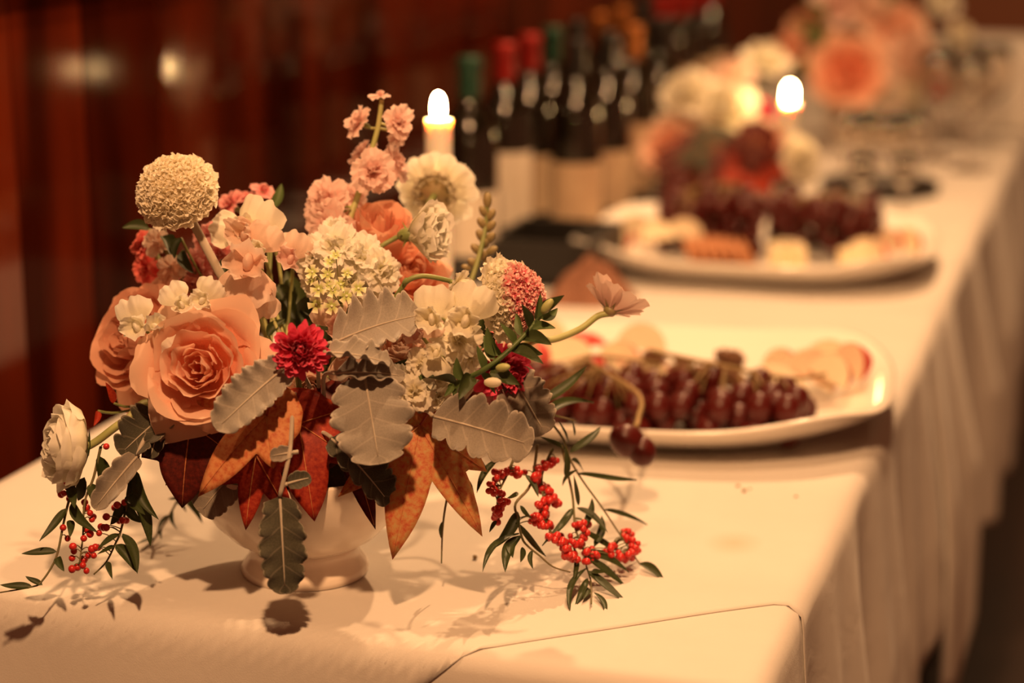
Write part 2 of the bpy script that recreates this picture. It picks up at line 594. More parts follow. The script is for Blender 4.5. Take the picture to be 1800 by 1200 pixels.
# ------------------------------------------------------------------ the room
WX = -1.11                      # face of the panelled wall
mb = MB(); box(mb, -3.5, 5, -2.5, 9, -0.1, 0)
struct('floor', mb.mesh('floor', False), M['floor'])
mb = MB(); box(mb, -3.5, 5, -2.5, 9, 2.9, 3.0)
struct('ceiling', mb.mesh('ceiling', False), M['ceil'])
mb = MB(); box(mb, WX - 0.25, WX - 0.03, -2.5, 7.2, 0, 2.9)
wl = struct('wall_left', mb.mesh('wall_left', False), M['upper'])
rnd = random.Random(5)
yy = 0.6
k = 0
tilts = {9: 0.9, 10: 0.25}
while yy < 7.1:
    w = rnd.choice((0.135, 0.15, 0.165, 0.18))
    mb = MB()
    box(mb, -0.03, 0.0, -w / 2 + 0.0015, w / 2 - 0.0015, 0.10, 1.20, None, 0.004)
    tz = math.radians(rnd.uniform(-0.5, 0.5))
    if yy < 2.2 < yy + w:
        tz = -0.057          # one warped old board
    part('plank', mb.mesh('plank', False), M['wood_matte' if yy < 2.0 + .12 and yy + w > 2.0 - .06 and not (yy < 2.2 < yy + w) else 'wood'], wl, Tm((WX, yy + w / 2, 0)) @ Rz(tz))
    yy += w
    k += 1
mb = MB(); box(mb, WX - 0.03, WX + 0.035, -2.5, 7.2, 1.20, 1.25, None, 0.006)
struct('trim_1', mb.mesh('trim_1', False), M['wood_dark'])
mb = MB(); box(mb, WX - 0.03, WX + 0.018, -2.5, 7.2, 0, 0.12, None, 0.005)
struct('baseboard_left', mb.mesh('baseboard_left', False), M['wood_dark'])
mb = MB(); box(mb, -3.5, 5, 7.2, 7.4, 0, 2.9)
struct('wall_back', mb.mesh('wall_back', False), M['backwall'])

# ------------------------------------------------------------------ tables and cloths
X0, X1, Y0 = -0.98, -0.238, 1.335

def table(name, label, y0, y1, x0=X0, x1=X1, zt=TZ):
    t = thing(name, label, 'table', ((x0 + x1) / 2, (y0 + y1) / 2, 0))
    mb = MB(); box(mb, x0, x1, y0, y1, zt - 0.04, zt - 0.006, None, 0.004)
    part('tabletop', mb.mesh('tabletop', False), M['table_wood'], t)
    for x in (x0 + 0.06, x1 - 0.06):
        for y in (y0 + 0.12, y1 - 0.12):
            part('leg', tube([(x, y, zt - 0.04), (x, y, 0)], 0.016, 8).mesh('leg'), M['black'], t)
    return t

table('buffet_table', 'near long buffet table hidden under white cloths with the compote bowl on it', Y0, 3.15)
table('buffet_table', 'far buffet table hidden under a white cloth, carrying the wine glasses', 3.17, 5.1)

def hang(e, r=0.012):
    q = r * math.pi / 2
    if e < q:
        a = e / r
        return r * math.sin(a), r * (1 - math.cos(a))
    return r, r + e - q

def drape(rect, sheet, z, nx, ny, wave=0.012, kf=22, seed=0, hem=None, fy=None, fold_lift=0.0006, lift=0.0):
    """cloth sheet over a table rectangle: flat on top, falling in folds over the edges"""
    x0, x1, y0, y1 = rect
    sx0, sx1, sy0, sy1 = sheet
    rg = random.Random(seed)
    ph = [1.0, 2.2, 4.1] + [rg.uniform(0, 6.28) for _ in range(8)]
    def fn(u, v):
        x = sx0 + (sx1 - sx0) * u
        lo = fy(x) if fy else sy0
        y = lo + (sy1 - lo) * v
        h_ = hem(x, y) if hem else 1.0
        ex = x - x1 if x > x1 else (x - x0 if x < x0 else 0)
        ey = y - y1 if y > y1 else (y - y0 if y < y0 else 0)
        ex *= h_
        h = math.hypot(ex, ey)
        cx, cy = min(max(x, x0), x1), min(max(y, y0), y1)
        if h < 1e-9:
            w = fold_lift * (math.sin(9 * x + 5 * y + ph[0]) + math.sin(23 * y - 7 * x + ph[1]) * 0.6 + math.sin(31 * x + 17 * y + ph[2]) * 0.5)
            return (cx, cy, z + w)
        out, down = hang(h)
        s = y if abs(ex) > abs(ey) else x
        if abs(ex) > 0 and abs(ey) > 0:
            s = x + y
        f = 0.5 + 0.5 * math.sin(kf * s + ph[3] + 0.8 * math.sin(7 * s + ph[4]))
        f += 0.35 * math.sin(2.3 * kf * s + ph[5])
        o = out + wave * (0.35 if abs(ey) > abs(ex) else 1) * f * min(1, down / 0.22) + 0.02 * min(1, down / 0.3)
        o += lift * min(1, down / 0.01)
        return (cx + ex / h * o, cy + ey / h * o, z - down)
    v, f, uv = grid(nx, ny, fn)
    return MB().add(v, f, uv).mesh('cloth')

def cloth(name, me, label, thick=0.0007):
    o = single(name, me, M['cloth'], label, 'tablecloth')
    sm = o.modifiers.new('thickness', 'SOLIDIFY')
    sm.thickness = thick
    sm.offset = 1
    return o

rect1 = (X0, X1, Y0, 3.15)
cloth('tablecloth', drape(rect1, (X0 - 0.34, X1 + 0.34, Y0 - 0.42, 2.535), TZ - 0.0010, 130, 150, 0.016, 19, 8),
      'white under-cloth falling over the front end of the near table')
def fy_top(x):
    q = 1.488 - max(0.0, -0.242 - x) * 0.80
    return max(q, Y0 - 0.36) + 0.006 * math.sin(14 * x)
cloth('tablecloth', drape(rect1, (X0 - 0.30, X1 + 0.33, 1.48, 2.56), TZ, 130, 110, 0.016, 19, 8, lift=0.0015, fy=fy_top, hem=lambda x, y: 1.0 + 0.12 * math.sin(9 * y + 1.0)),
      'white top cloth under the flower bowl, its hem crossing the front corner')
rect2 = (X0, X1, Y0, 5.1)
def hem2(x, y):
    return 1.0 + 0.20 * math.exp(-((y - 2.56) / 0.05) ** 2) - 0.10 * math.exp(-((y - 2.78) / 0.10) ** 2) + 0.05 * math.sin(6 * y)
cloth('tablecloth', drape(rect2, (X0 - 0.35, X1 + 0.44, 2.42, 5.35), TZ - 0.0008, 120, 220, 0.030, 14, 12, hem=hem2),
      'white far cloth under the second platter and wine glasses')

# ------------------------------------------------------------------ petals and flowers
def petal_mesh(W=0.8, vm=0.65, b0=0.25, cup=0.3, bend=(0.0, 0.6), ruf=0.05, freq=3.0, notch=0.0, rnd_=0.3, pw=2.2, jag=0.0, nu=8, nv=8, seed=0, crk=0.0):
    rg = random.Random(seed)
    p1, p2, p3 = (rg.uniform(0, 6.28) for _ in range(3))
    bd0, bd1 = bend
    def fn(uu, v):
        u = uu * 2 - 1
        w = W / 2 * (b0 + (1 - b0) * math.sin(math.pi / 2 * min(v / vm, 1)))
        ln = 1 - rnd_ * abs(u) ** pw - notch * math.exp(-(u / 0.16) ** 2) + jag * math.sin(13 * u + p3) * v
        s = v * ln
        ph = bd0 + bd1 * s
        if abs(bd1) > 1e-4:
            y = (math.sin(ph) - math.sin(bd0)) / bd1
            z = (math.cos(bd0) - math.cos(ph)) / bd1
        else:
            y, z = s * math.cos(bd0), s * math.sin(bd0)
        n = cup * (u * w) ** 2 * 2 / W + ruf * v ** 1.6 * (math.sin(freq * math.pi * u + p1) + 0.5 * math.sin(2.3 * freq * math.pi * u + p2)) * (0.35 + 0.65 * abs(u) + 0.3 * v)
        n += crk * v * math.sin(8 * math.pi * u + 3 * math.sin(4 * v + p1) + p3) + crk * 0.8 * v * math.sin(11 * v + 4 * u + p2)
        return (u * w, y - n * math.sin(ph), z + n * math.cos(ph))
    v, f, uv = grid(nu, nv, fn)
    return MB().add(v, f, uv).mesh('petal')

def wrap_mesh(R, H, dA, flare=0.0, droop=0.0, tip=0.0, nu=10, nv=9, seed=0, close=0.0, wob=0.02):
    """petal wrapped about +Z at radius R, centred on +Y"""
    rg = random.Random(seed)
    p1, p2, p3 = (rg.uniform(0, 6.28) for _ in range(3))
    dA = math.radians(dA)
    def fn(uu, v):
        u = uu * 2 - 1
        vv = v * (1 - 0.22 * abs(u) ** 2.6 + tip * math.exp(-(u / 0.22) ** 2))
        r = R * (0.12 + 0.88 * min(1, vv / 0.42) ** 0.65) - close * R * max(0, vv - 0.5) ** 2
        e = max(0, (vv - 0.42) / 0.58)
        r += flare * e ** 1.6 * (1 + 0.15 * math.sin(5 * u + p1))
        z = H * vv - droop * e ** 2.2 * (1 + 0.35 * math.sin(4 * u + p2))
        r += wob * v * math.sin(7 * u + p3)
        a = u * dA / 2 * (0.45 + 0.55 * min(1, vv * 1.6))
        return (r * math.sin(a), r * math.cos(a), z)
    v, f, uv = grid(nu, nv, fn)
    return MB().add(v, f, uv).mesh('petal')

CACHE = {}
def pm(kind, var, **kw):
    key = (kind, var)
    if key not in CACHE:
        CACHE[key] = petal_mesh(seed=hash_(kind) + var * 17, **kw)
    return CACHE[key]
def hash_(s):
    return sum((i + 1) * ord(c) for i, c in enumerate(s)) % 9973

BOWL = tb(537, 1005)                  # centre of the compote foot on the table
def into_bowl(rg):
    return BOWL + Vector((rg.uniform(-0.035, 0.035), rg.uniform(-0.03, 0.03), 0.075 + rg.uniform(-0.01, 0.01)))

def stem(root, p, axis, base, r, m='stem', via=None, name='stem'):
    ax = Vector(axis).normalized()
    p = Vector(p); base = Vector(base)
    if via:
        pts = [p] + via + [base]
    else:
        L = (p - base).length
        pts = [p, p - ax * L * 0.28, p.lerp(base, 0.62), base]
    return part(name, tube(catmull(pts, 6), r, 8, None, r * 1.1).mesh('stem'), M[m], root)

def flower(name, label, cat, p, base, group):
    return thing(name, label, cat, base, group)

ROSE_RINGS = [(3, .09, .60, 0, 0, 165, .1), (4, .17, .63, .01, 0, 135, .08), (5, .27, .64, .03, .0, 115, .07), (5, .38, .62, .07, .01, 105, .06),
              (5, .50, .57, .13, .03, 100, .05), (6, .61, .47, .22, .05, 92, .05), (6, .64, .34, .34, .12, 76, .10)]

def rose(label, p, axis, R, m, base, group, rings=ROSE_RINGS, seed=1, name='rose', st='stem', hs=1.0, cat='flower', stem_r=0.0028):
    rg = random.Random(seed)
    t = flower(name, label, cat, p, base, group)
    A = axis_frame(p, axis, rg.uniform(0, 6)) @ S(R) @ Tm((0, 0, -0.38 * hs))
    for j, (n, r, H, fl, dr, dA, tip) in enumerate(rings):
        for i in range(n):
            key = ('wrap', name, j, i % 3, round(hs, 2))
            if key not in CACHE:
                CACHE[key] = wrap_mesh(r, H * hs, dA, fl, dr, tip, 10, 8, j * 31 + i % 3 * 7 + 3, close=0.5 if j < 2 else 0)
            a = 2 * math.pi * (i + 0.37 * j) / n + rg.uniform(-0.12, 0.12)
            T = A @ Rz(a) @ Rx(math.radians(rg.uniform(-4, 4) * (1 + j * 0.4))) @ S(rg.uniform(0.95, 1.05))
            part('petal', CACHE[key], M[m], t, T)
    # calyx
    mb = MB()
    for i in range(5):
        me = ('sepal',)
        v, f, uv = grid(2, 5, lambda u, w: ((u - .5) * .16 * (1 - w) + 0, .05 + w * .5, -.02 - .18 * w * w))
        mb.add(v, f, uv, Rz(i * 2 * math.pi / 5))
    ellipsoid(mb, Tm((0, 0, -0.08)) @ S((.14, .14, .14)))
    part('calyx', mb.mesh('calyx'), M['stem'], t, A)
    stem(t, A @ Vector((0, 0, -0.15)), axis, base, stem_r, st)
    return t

def fan(t, A, n, L, kind, m, tilt, spread=(0, 2 * math.pi), r0=0.02, rg=None, parent=None, jit=0.12, sc=(0.9, 1.1), tj=9, **kw):
    """n petals about the +Z axis of A, each an object"""
    for i in range(n):
        a = spread[0] + (spread[1] - spread[0]) * (i + 0.5) / n + rg.uniform(-jit, jit)
        T = A @ Rz(a) @ Tm((0, r0, 0)) @ Rx(math.radians(tilt + rg.uniform(-tj, tj))) @ S(L * rg.uniform(*sc))
        part('petal', pm(kind, i % 4, **kw), M[m], parent or t, T)

RUF = dict(W=0.92, vm=0.75, b0=0.18, cup=0.3, bend=(0.25, -0.5), ruf=0.08, freq=2.2, rnd_=0.24, jag=0.03, nu=14, crk=.008)
RUF2 = dict(W=1.15, vm=0.7, b0=0.2, cup=0.5, bend=(0.2, 0.5), ruf=0.10, freq=2.4, rnd_=0.25, jag=0.05)
STD = dict(W=1.25, vm=0.6, b0=0.20, cup=-0.45, bend=(0.1, -0.8), ruf=0.085, freq=1.9, rnd_=0.30, notch=0.10, jag=.03, nu=22, nv=12, crk=.014)
WING = dict(W=0.8, vm=0.65, b0=0.22, cup=0.6, bend=(0.0, 0.7), ruf=0.08, freq=1.8, rnd_=0.3, jag=.03, nu=18, nv=10, crk=.014)
CUP = dict(W=1.3, vm=0.8, b0=0.3, cup=0.55, bend=(0.35, 0.1), ruf=0.05, freq=2.2, rnd_=0.12, jag=.03, nu=18, nv=10, crk=.010)
STRAP = dict(W=0.34, vm=0.7, b0=0.5, cup=1.0, bend=(0.15, 0.9), ruf=0.03, freq=1.5, rnd_=0.15, jag=.05, nu=5, nv=6)
BROAD = dict(W=0.72, vm=0.8, b0=0.2, cup=0.35, bend=(0.25, 0.2), ruf=0.05, freq=2.0, rnd_=0.2, jag=0.05)

def floret(t, p, axis, R, m, rg, n=9):
    """double ruffled stock floret: calyx part with petal sub-parts"""
    A = axis_frame(p, axis, rg.uniform(0, 6))
    mb = MB(); ellipsoid(mb, Tm((0, 0, -R * 0.30)) @ S((R * .16, R * .16, R * .38)), 8, 5)
    c = part('floret', mb.mesh('calyx'), M['stem'], t, A)
    fan(t, A, 6, R, 'ruf', m, 4, rg=rg, parent=c, r0=R * 0.04, jit=.3, sc=(.8, 1.1), **RUF)
    if n > 7:
        fan(t, A @ Tm((0, 0, R * .05)), 5, R * 0.78, 'ruf', m, 36, rg=rg, parent=c, r0=R * 0.03, jit=.3, sc=(.8, 1.1), **RUF)
    fan(t, A @ Tm((0, 0, R * .06)), 4, R * 0.55, 'ruf2', m, 62, rg=rg, parent=c, r0=R * 0.01, jit=.3, **RUF2)
    return c

def spike(name, label, pts, florets, m, base, group, seed, r=0.0028, st='stem_light', cat='flower'):
    """pts: px stem path from tip to bottom; florets: (px,py,d,(axis),radius px)"""
    rg = random.Random(seed)
    t = thing(name, label, cat, base, group)
    P = [px(*q) for q in pts] + [Vector(base)]
    sp = catmull(P, 6)
    part('stem', tube(sp, r * 0.7, 8, None, r * 1.2).mesh('stem'), M[st], t)
    mbp = MB()
    for (x, y, d, ax, rp) in florets:
        p = px(x, y, d)
        R = rp * d / F
        a = D(*ax)
        floret(t, p, a, R, m, rg, 9 if rp > 26 else 7)
        q = min(sp, key=lambda s: (s - (p - a * R)).length)
        tube(catmull([p - a * R * 0.3, p - a * R * 0.7, q], 3), 0.0012, 5, mbp)
    part('pedicel', mbp.mesh('pedicels'), M[st], t)
    return t

def sweet_pea(label, p, axis, up, R, m, base, group, seed, m2=None, st='stem_light', name='sweet_pea', fold=0):
    """pea flower: wide standard petal, two wings, keel"""
    rg = random.Random(seed)
    t = thing(name, label, 'flower', base, group)
    A = frame(p, up, axis)            # Y = up, Z = facing
    part('standard_petal', pm('std', seed % 4, **STD), M[m], t, A @ Tm((0, 0, -R * .05)) @ Rx(math.radians(20 + fold)) @ S(R))
    for s in (-1, 1):
        part('wing_petal', pm('wing', (seed + s) % 4, **WING), M[m2 or m], t, A @ Rz(s * math.radians(62 + rg.uniform(-12, 12))) @ Rx(math.radians(42 + rg.uniform(-12, 12))) @ S(R * 0.8))
    part('lower_petal', pm('ruf2', (seed + 2) % 4, **RUF2), M[m2 or m], t, A @ Rz(math.radians(180 + rg.uniform(-20, 20))) @ Rx(math.radians(35)) @ S(R * 0.75))
    mb = MB(); ellipsoid(mb, Tm((0, 0, R * .12)) @ S((R * .12, R * .22, R * .3)), 8, 6)
    part('keel', mb.mesh('keel'), M[m2 or m], t, A)
    mb = MB(); ellipsoid(mb, Tm((0, 0, -R * .14)) @ S((R * .12, R * .12, R * .2)), 8, 5)
    part('calyx', mb.mesh('calyx'), M['stem'], t, A)
    stem(t, A @ Vector((0, 0, -R * .25)), axis, base, 0.0014, st)
    return t

def scabiosa(label, p, axis, R, base, group, seed, m_ring='scab', m_dome='scab', n_ring=16, dome=1.0, ring_tilt=10, stem_via=None, stem_r=0.0030, st='stem_grey', rows=2, ring_len=0.48, name='scabiosa', fl=340, dome_r=0.72, split=-2.0):
    rg = random.Random(seed)
    t = thing(name, label, 'flower', base, group)
    A = axis_frame(p, axis, rg.uniform(0, 6))
    for q in range(rows):
        fan(t, A @ Tm((0, 0, -R * .12 + R * .16 * q)), n_ring, R * ring_len, 'broad', m_ring, ring_tilt + 16 * q, r0=R * (0.56 - .07 * q), rg=rg, **BROAD)
    # dome of small funnel florets (far too many to count), paler ones round the rim
    Rd = R * dome_r
    mbs_ = [MB(), MB()]
    for i in range(fl):
        z = 1 - (i + 0.5) / fl * 1.12
        a = i * 2.39996
        q = math.sqrt(max(0, 1 - z * z))
        nrm = Vector((q * math.cos(a), q * math.sin(a), z * dome + 0.10)).normalized()
        c = Vector((q * math.cos(a), q * math.sin(a), z * dome)) * Rd * rg.uniform(0.97, 1.07)
        Fm = axis_frame(c, nrm, rg.uniform(0, 6)) @ Rx(rg.uniform(-.4, .4)) @ Ry(rg.uniform(-.4, .4))
        s = Rd * rg.uniform(0.11, 0.16) * (1.0 + 0.75 * (1 - z)) * (1 if z > split else 1.15)
        v = [(0, 0, -s * .45)]
        uv = [(0.5, 0.25)]
        for k2 in range(12):
            b = 2 * math.pi * k2 / 12
            rr = s * (1.0, .92, .5)[k2 % 3] * rg.uniform(.85, 1.15)
            v.append((rr * math.cos(b), rr * math.sin(b), s * rg.uniform(.0, .55)))
            uv.append((0.5, (1.0, .95, .55)[k2 % 3]))
        f = [(0, 1 + k2, 1 + (k2 + 1) % 12) for k2 in range(12)]
        mbs_[0 if z > split else 1].add(v, f, uv, Fm)
    for q, (nm, mm) in enumerate((('floret_dome', m_dome), ('rim_florets', m_ring))):
        if mbs_[q].v:
            d = part(nm, mbs_[q].mesh('florets', False), M[mm], t, A)
            d['kind'] = 'stuff'
    mb = lathe([(0, -Rd * .06), (Rd * .9, -Rd * .05)] + [(Rd * .93 * math.cos(q * .157), Rd * .9 * dome * math.sin(q * .157)) for q in range(10)] + [(0, Rd * .9 * dome)], 18)
    part('receptacle', mb.mesh('receptacle'), M[m_dome], t, A)
    mb = MB()
    for i in range(9):
        v, f, uv = grid(2, 4, lambda u, w: ((u - .5) * .2 * (1 - w), .12 + w * .5, -.16 - .05 * w))
        mb.add(v, f, uv, Rz(i * 2 * math.pi / 9) @ S(R))
    lathe([(0.0, -.30), (.12, -.28), (.30, -.18), (.42, -.1)], 12, mb, S(R))
    part('calyx', mb.mesh('calyx'), M['bud'], t, A)
    stem(t, A @ Vector((0, 0, -R * .25)), axis, base, stem_r, st, stem_via)
    return t

def zinnia(label, p, axis, R, m, base, group, seed, name='zinnia'):
    rg = random.Random(seed)
    t = thing(name, label, 'flower', base, group)
    A = axis_frame(p, axis, 0)
    for q, (n, L, tilt, z, r0) in enumerate(((20, .82, -30, -.16, .2), (22, .80, -8, -.05, .19), (22, .74, 12, .05, .18), (19, .66, 30, .13, .15), (15, .56, 48, .19, .12), (10, .42, 66, .24, .07), (5, .30, 80, .26, .03))):
        fan(t, A @ Rz(q * .17) @ Tm((0, 0, R * z)), n, R * L, 'strap', m, tilt, r0=R * r0, rg=rg, jit=0.16, sc=(.8, 1.12), tj=15, **STRAP)
    mb = MB(); ellipsoid(mb, Tm((0, 0, -R * .1)) @ S((R * .32, R * .32, R * .3)), 10, 6)
    part('receptacle', mb.mesh('receptacle'), M[m], t, A)
    stem(t, A @ Vector((0, 0, -R * .2)), axis, base, 0.0022)
    return t

def ranunculus(label, p, axis, R, m, base, group, seed, via=None, st='stem_light'):
    rings = [(3, .12, .92, 0, 0, 170, .04), (4, .26, .98, 0, 0, 130, .04), (5, .42, 1.0, .0, 0, 110, .04), (5, .58, .98, .02, 0, 105, .05), (6, .74, .92, .06, 0, 95, .05), (6, .88, .84, .14, .02, 88, .07), (6, .95, .62, .22, .02, 80, .07)]
    rg = random.Random(seed)
    t = thing('ranunculus', label, 'flower', base, group)
    A = axis_frame(p, axis, rg.uniform(0, 6)) @ S(R) @ Tm((0, 0, -0.4))
    for j, (n, r, H, fl, dr, dA, tip) in enumerate(rings):
        for i in range(n):
            key = ('ran', j, i % 3)
            if key not in CACHE:
                CACHE[key] = wrap_mesh(r, H, dA, fl, dr, tip, 10, 8, j * 13 + i % 3, close=0.8 if j < 4 else 0.3, wob=0.03)
            part('petal', CACHE[key], M[m], t, A @ Rz(2 * math.pi * (i + .4 * j) / n) @ Rx(math.radians(rg.uniform(-4, 4))))
    mb = MB()
    for i in range(5):
        v, f, uv = grid(3, 4, lambda u, w: ((u - .5) * .4 * (1 - w * .9), .08 + w * .55, -.03 + .12 * w * w))
        mb.add(v, f, uv, Rz(i * 2 * math.pi / 5))
    part('calyx', mb.mesh('calyx'), M['green_mid'], t, A)
    stem(t, A @ Vector((0, 0, 0.02)), axis, base, 0.0030, st, via)
    return t

def carnation(label, p, axis, R, m, base, group, seed, via=None, name='lisianthus', st='stem', cup=False):
    rg = random.Random(seed)
    t = thing(name, label, 'flower', base, group)
    A = axis_frame(p, axis, rg.uniform(0, 6))
    if cup:
        fan(t, A, 5, R * 1.1, 'cup', m, 22, rg=rg, r0=R * .05, **CUP)
        fan(t, A, 5, R * 1.05, 'cup', m, 40, rg=rg, r0=R * .05, **CUP)
        fan(t, A, 4, R * .95, 'cup', m, 58, rg=rg, r0=R * .03, **CUP)
    else:
        fan(t, A, 6, R * 1.05, 'ruf', m, 18, rg=rg, r0=R * .05, **RUF)
        fan(t, A, 6, R * 1.0, 'ruf2', m, 42, rg=rg, r0=R * .04, **RUF2)
        fan(t, A, 4, R * .85, 'ruf2', m, 66, rg=rg, r0=R * .02, **RUF2)
    mb = MB(); ellipsoid(mb, Tm((0, 0, -R * .12)) @ S((R * .2, R * .2, R * .3)), 10, 6)
    for i in range(5):
        v, f, uv = grid(2, 4, lambda u, w: ((u - .5) * .16 * (1 - w), .1 + w * .3, -.1 - .1 * w))
        mb.add(v, f, uv, Rz(i * 1.257) @ S(R))
    part('calyx', mb.mesh('calyx'), M['stem'], t, A)
    stem(t, A @ Vector((0, 0, -R * .3)), axis, base, 0.0019, st, via)
    return t

# ------------------------------------------------------------------ leaves
def miller_mesh(W, lobes=5, depth=0.45, seed=0, cup=0.25, bend=0.5, slant=0.32, nu=12, nv=96, wavy=0.03, base=0.25):
    """unit-length felted leaf with rounded side lobes"""
    rg = random.Random(seed)
    p1, p2 = rg.uniform(0, 6.28), rg.uniform(0, 6.28)
    def fn(uu, v):
        u = uu * 2 - 1
        side = p1 * 0.08 if u > 0 else 0
        env = (base + (1 - base) * math.sin(math.pi * min(1, v * 0.76 + 0.16)) ** 0.8) * (1.0 if v < 0.86 else math.sqrt(max(0, 1 - ((v - .86) / .14) ** 2)) * .96 + .04)
        lb = abs(math.sin(math.pi * (lobes * v + side))) ** 0.36
        sc = abs(math.sin(math.pi * (2 * lobes * v + side + 0.25))) ** 0.5
        w = W / 2 * env * (1 - depth * (1 - v * 0.3) * (1 - lb)) * (0.89 + 0.11 * sc)
        x = u * w
        y = v * 0.94 + slant * abs(x) * (1 - v * 0.5)
        n = cup * x * x * 4 / W + wavy * math.sin(lobes * 2 * math.pi * v + p2) * abs(u) ** 2
        a = bend * (y - 0.5)
        return (x, y, n - bend * 0.5 * (y - 0.35) ** 2)
    v, f, uv = grid(nu, nv, fn)
    mb = MB().add(v, f, uv)
    return mb.mesh('blade'), fn

def miller(label, b, tipp, W, m, normal, group='dusty miller leaves', seed=0, stalk=None, lobes=5, depth=0.45, cup=0.25, bend=0.5, name='dusty_miller_leaf', base_=None, wavy=0.03):
    """b, tipp = (px,py,d) of blade base and tip; W blade width in px"""
    b = px(*b) if len(b) == 3 else Vector(b)
    e = px(*tipp)
    L = (e - b).length
    base = base_ if base_ is not None else (px(*stalk[-1]) if stalk else b)
    t = thing(name, label, 'leaf', base, group)
    Wu = W * ((b - CAM).dot(FW)) / F / L
    me, fn = miller_mesh(Wu, lobes, depth, seed, cup, bend, wavy=wavy)
    A = frame(b, e - b, D(*normal)) @ S(L)
    bl = part('blade', me, M[m], t, A)
    sm = bl.modifiers.new('thickness', 'SOLIDIFY'); sm.thickness = 0.0006 / L; sm.offset = 0
    mid = [Vector(fn(0.5, v / 12)) + Vector((0, 0, 0.0006 / L)) for v in range(0, 12)]
    part('midrib', tube(mid, 0.0011 / L, 6, None, 0.0003 / L).mesh('midrib'), M['stem_grey'], bl, A)
    pts = [b] + ([px(*q) for q in stalk] if stalk else [b - (e - b).normalized() * 0.004]) + ([base_] if base_ is not None else [])
    part('stalk', tube(catmull(pts, 5), 0.0016, 7).mesh('stalk'), M['stem_grey'], t)
    return t

def maple_mesh(lobes, rs, seed=0, cup=0.15, fold=0.0, nth=120, nr=8):
    """palmate leaf: lobes = list of (angle deg from +Y, length, half-width deg)"""
    rg = random.Random(seed)
    def rad(a):
        r = rs
        for (la, ll, hw) in lobes:
            dd = abs((a - la + 180) % 360 - 180)
            if dd < hw:
                q = 1 - dd / hw
                r = max(r, rs + (ll - rs) * (q ** 1.75 * 0.62 + q * 0.38))
        return r
    p1, p2 = rg.uniform(0, 6), rg.uniform(0, 6)
    v, uv, f = [(0, 0, 0)], [(0.5, 0)], []
    angs = sorted(set([k * 360 / nth for k in range(nth)] + [l[0] % 360 for l in lobes]))
    nth = len(angs)
    for j in range(1, nr + 1):
        for k, a in enumerate(angs):
            r = rad(a) * j / nr
            r *= 1 + (0.012 * math.sin(a * 1.9) if j == nr else 0)
            ar = math.radians(a)
            x, y = r * math.sin(ar), r * math.cos(ar)
            z = -cup * (x * x + y * y) * 0.8 - fold * abs(x) + 0.035 * r * math.sin(3 * ar + p1) + 0.03 * r * r * math.sin(7 * ar + p2)
            v.append((x, y, z))
            uv.append((k / nth, j / nr))
    for k in range(nth):
        f.append((0, 1 + (k + 1) % nth, 1 + k))
    for j in range(nr - 1):
        for k in range(nth):
            a, b = 1 + j * nth + k, 1 + j * nth + (k + 1) % nth
            f.append((a, b, b + nth, a + nth))
    return MB().add(v, f, uv).mesh('blade'), rad, (cup, fold, p1, p2)

MAPLE5 = [(0, 1.0, 42), (62, 0.80, 36), (-62, 0.80, 36), (122, 0.52, 32), (-122, 0.52, 32)]

def maple(label, j, tipp, m, normal, lobes=MAPLE5, rs=0.26, seed=0, cup=0.2, fold=0.0, base=None, name='autumn_leaf', group='autumn leaves'):
    b, e = px(*j), px(*tipp)
    L = (e - b).length
    rg = random.Random(seed)
    base = base if base is not None else into_bowl(rg)
    t = thing(name, label, 'leaf', base, group)
    A = frame(b, e - b, D(*normal)) @ S(L)
    me, rad, (c, fo, p1, p2) = maple_mesh(lobes, rs, seed, cup, fold)
    bl = part('blade', me, M[m], t, A)
    sm = bl.modifiers.new('thickness', 'SOLIDIFY'); sm.thickness = 0.0005 / L; sm.offset = 0
    mb = MB()
    for (la, ll, hw) in lobes:
        ar = math.radians(la)
        pts = []
        for q in range(7):
            r = ll * 0.96 * q / 6
            x, y = r * math.sin(ar), r * math.cos(ar)
            pts.append((x, y, -c * r * r * .8 - fo * abs(x) + .035 * r * math.sin(3 * ar + p1) + .03 * r * r * math.sin(7 * ar + p2) + 0.0005 / L))
        tube(pts, 0.0007 / L, 5, mb, 0.0002 / L)
    part('vein', mb.mesh('veins'), M['maple_orange'], bl, A)
    part('petiole', tube(catmull([b, b - (e - b) * 0.12, base.lerp(b, 0.4), base], 5), 0.0011, 6).mesh('petiole'), M['stem_red'], t)
    return t

def lance_mesh(W=0.18, seed=0, bend=0.25, cup=0.6):
    rg = random.Random(seed)
    k = rg.uniform(-0.12, 0.12)
    def fn(uu, v):
        u = uu * 2 - 1
        w = W / 2 * (math.sin(math.pi * v ** 0.8) ** 0.75 * 0.97 + 0.03) * (1 - 0.25 * v)
        return (u * w + k * math.sin(math.pi * v), v, cup * (u * w) ** 2 * 6 - bend * v * v * 0.5 + (abs(u) - .3) * 0.02)
    v, f, uv = grid(4, 10, fn)
    return MB().add(v, f, uv).mesh('leaf')
LANCE = {}
def lance(parent, b, e, wpx, d, m='green', seed=0, normal=None, name='leaf'):
    L = (e - b).length
    W = round(min(0.5, max(0.08, wpx * d / F / L)) / 0.04) * 0.04
    key = (round(W, 2), seed % 3)
    if key not in LANCE:
        LANCE[key] = lance_mesh(W, seed, 0.25 + 0.1 * (seed % 3))
    part(name, LANCE[key], M[m], parent, frame(b, e - b, normal or D(0.25 * math.sin(seed * 2.1), 0.6, 0.6)) @ S(L))

def seg_dist(p, a, b):
    ab = b - a
    t = max(0, min(1, (p - a).dot(ab) / max(ab.length_squared, 1e-12)))
    return (p - (a + ab * t)).length, a + ab * t

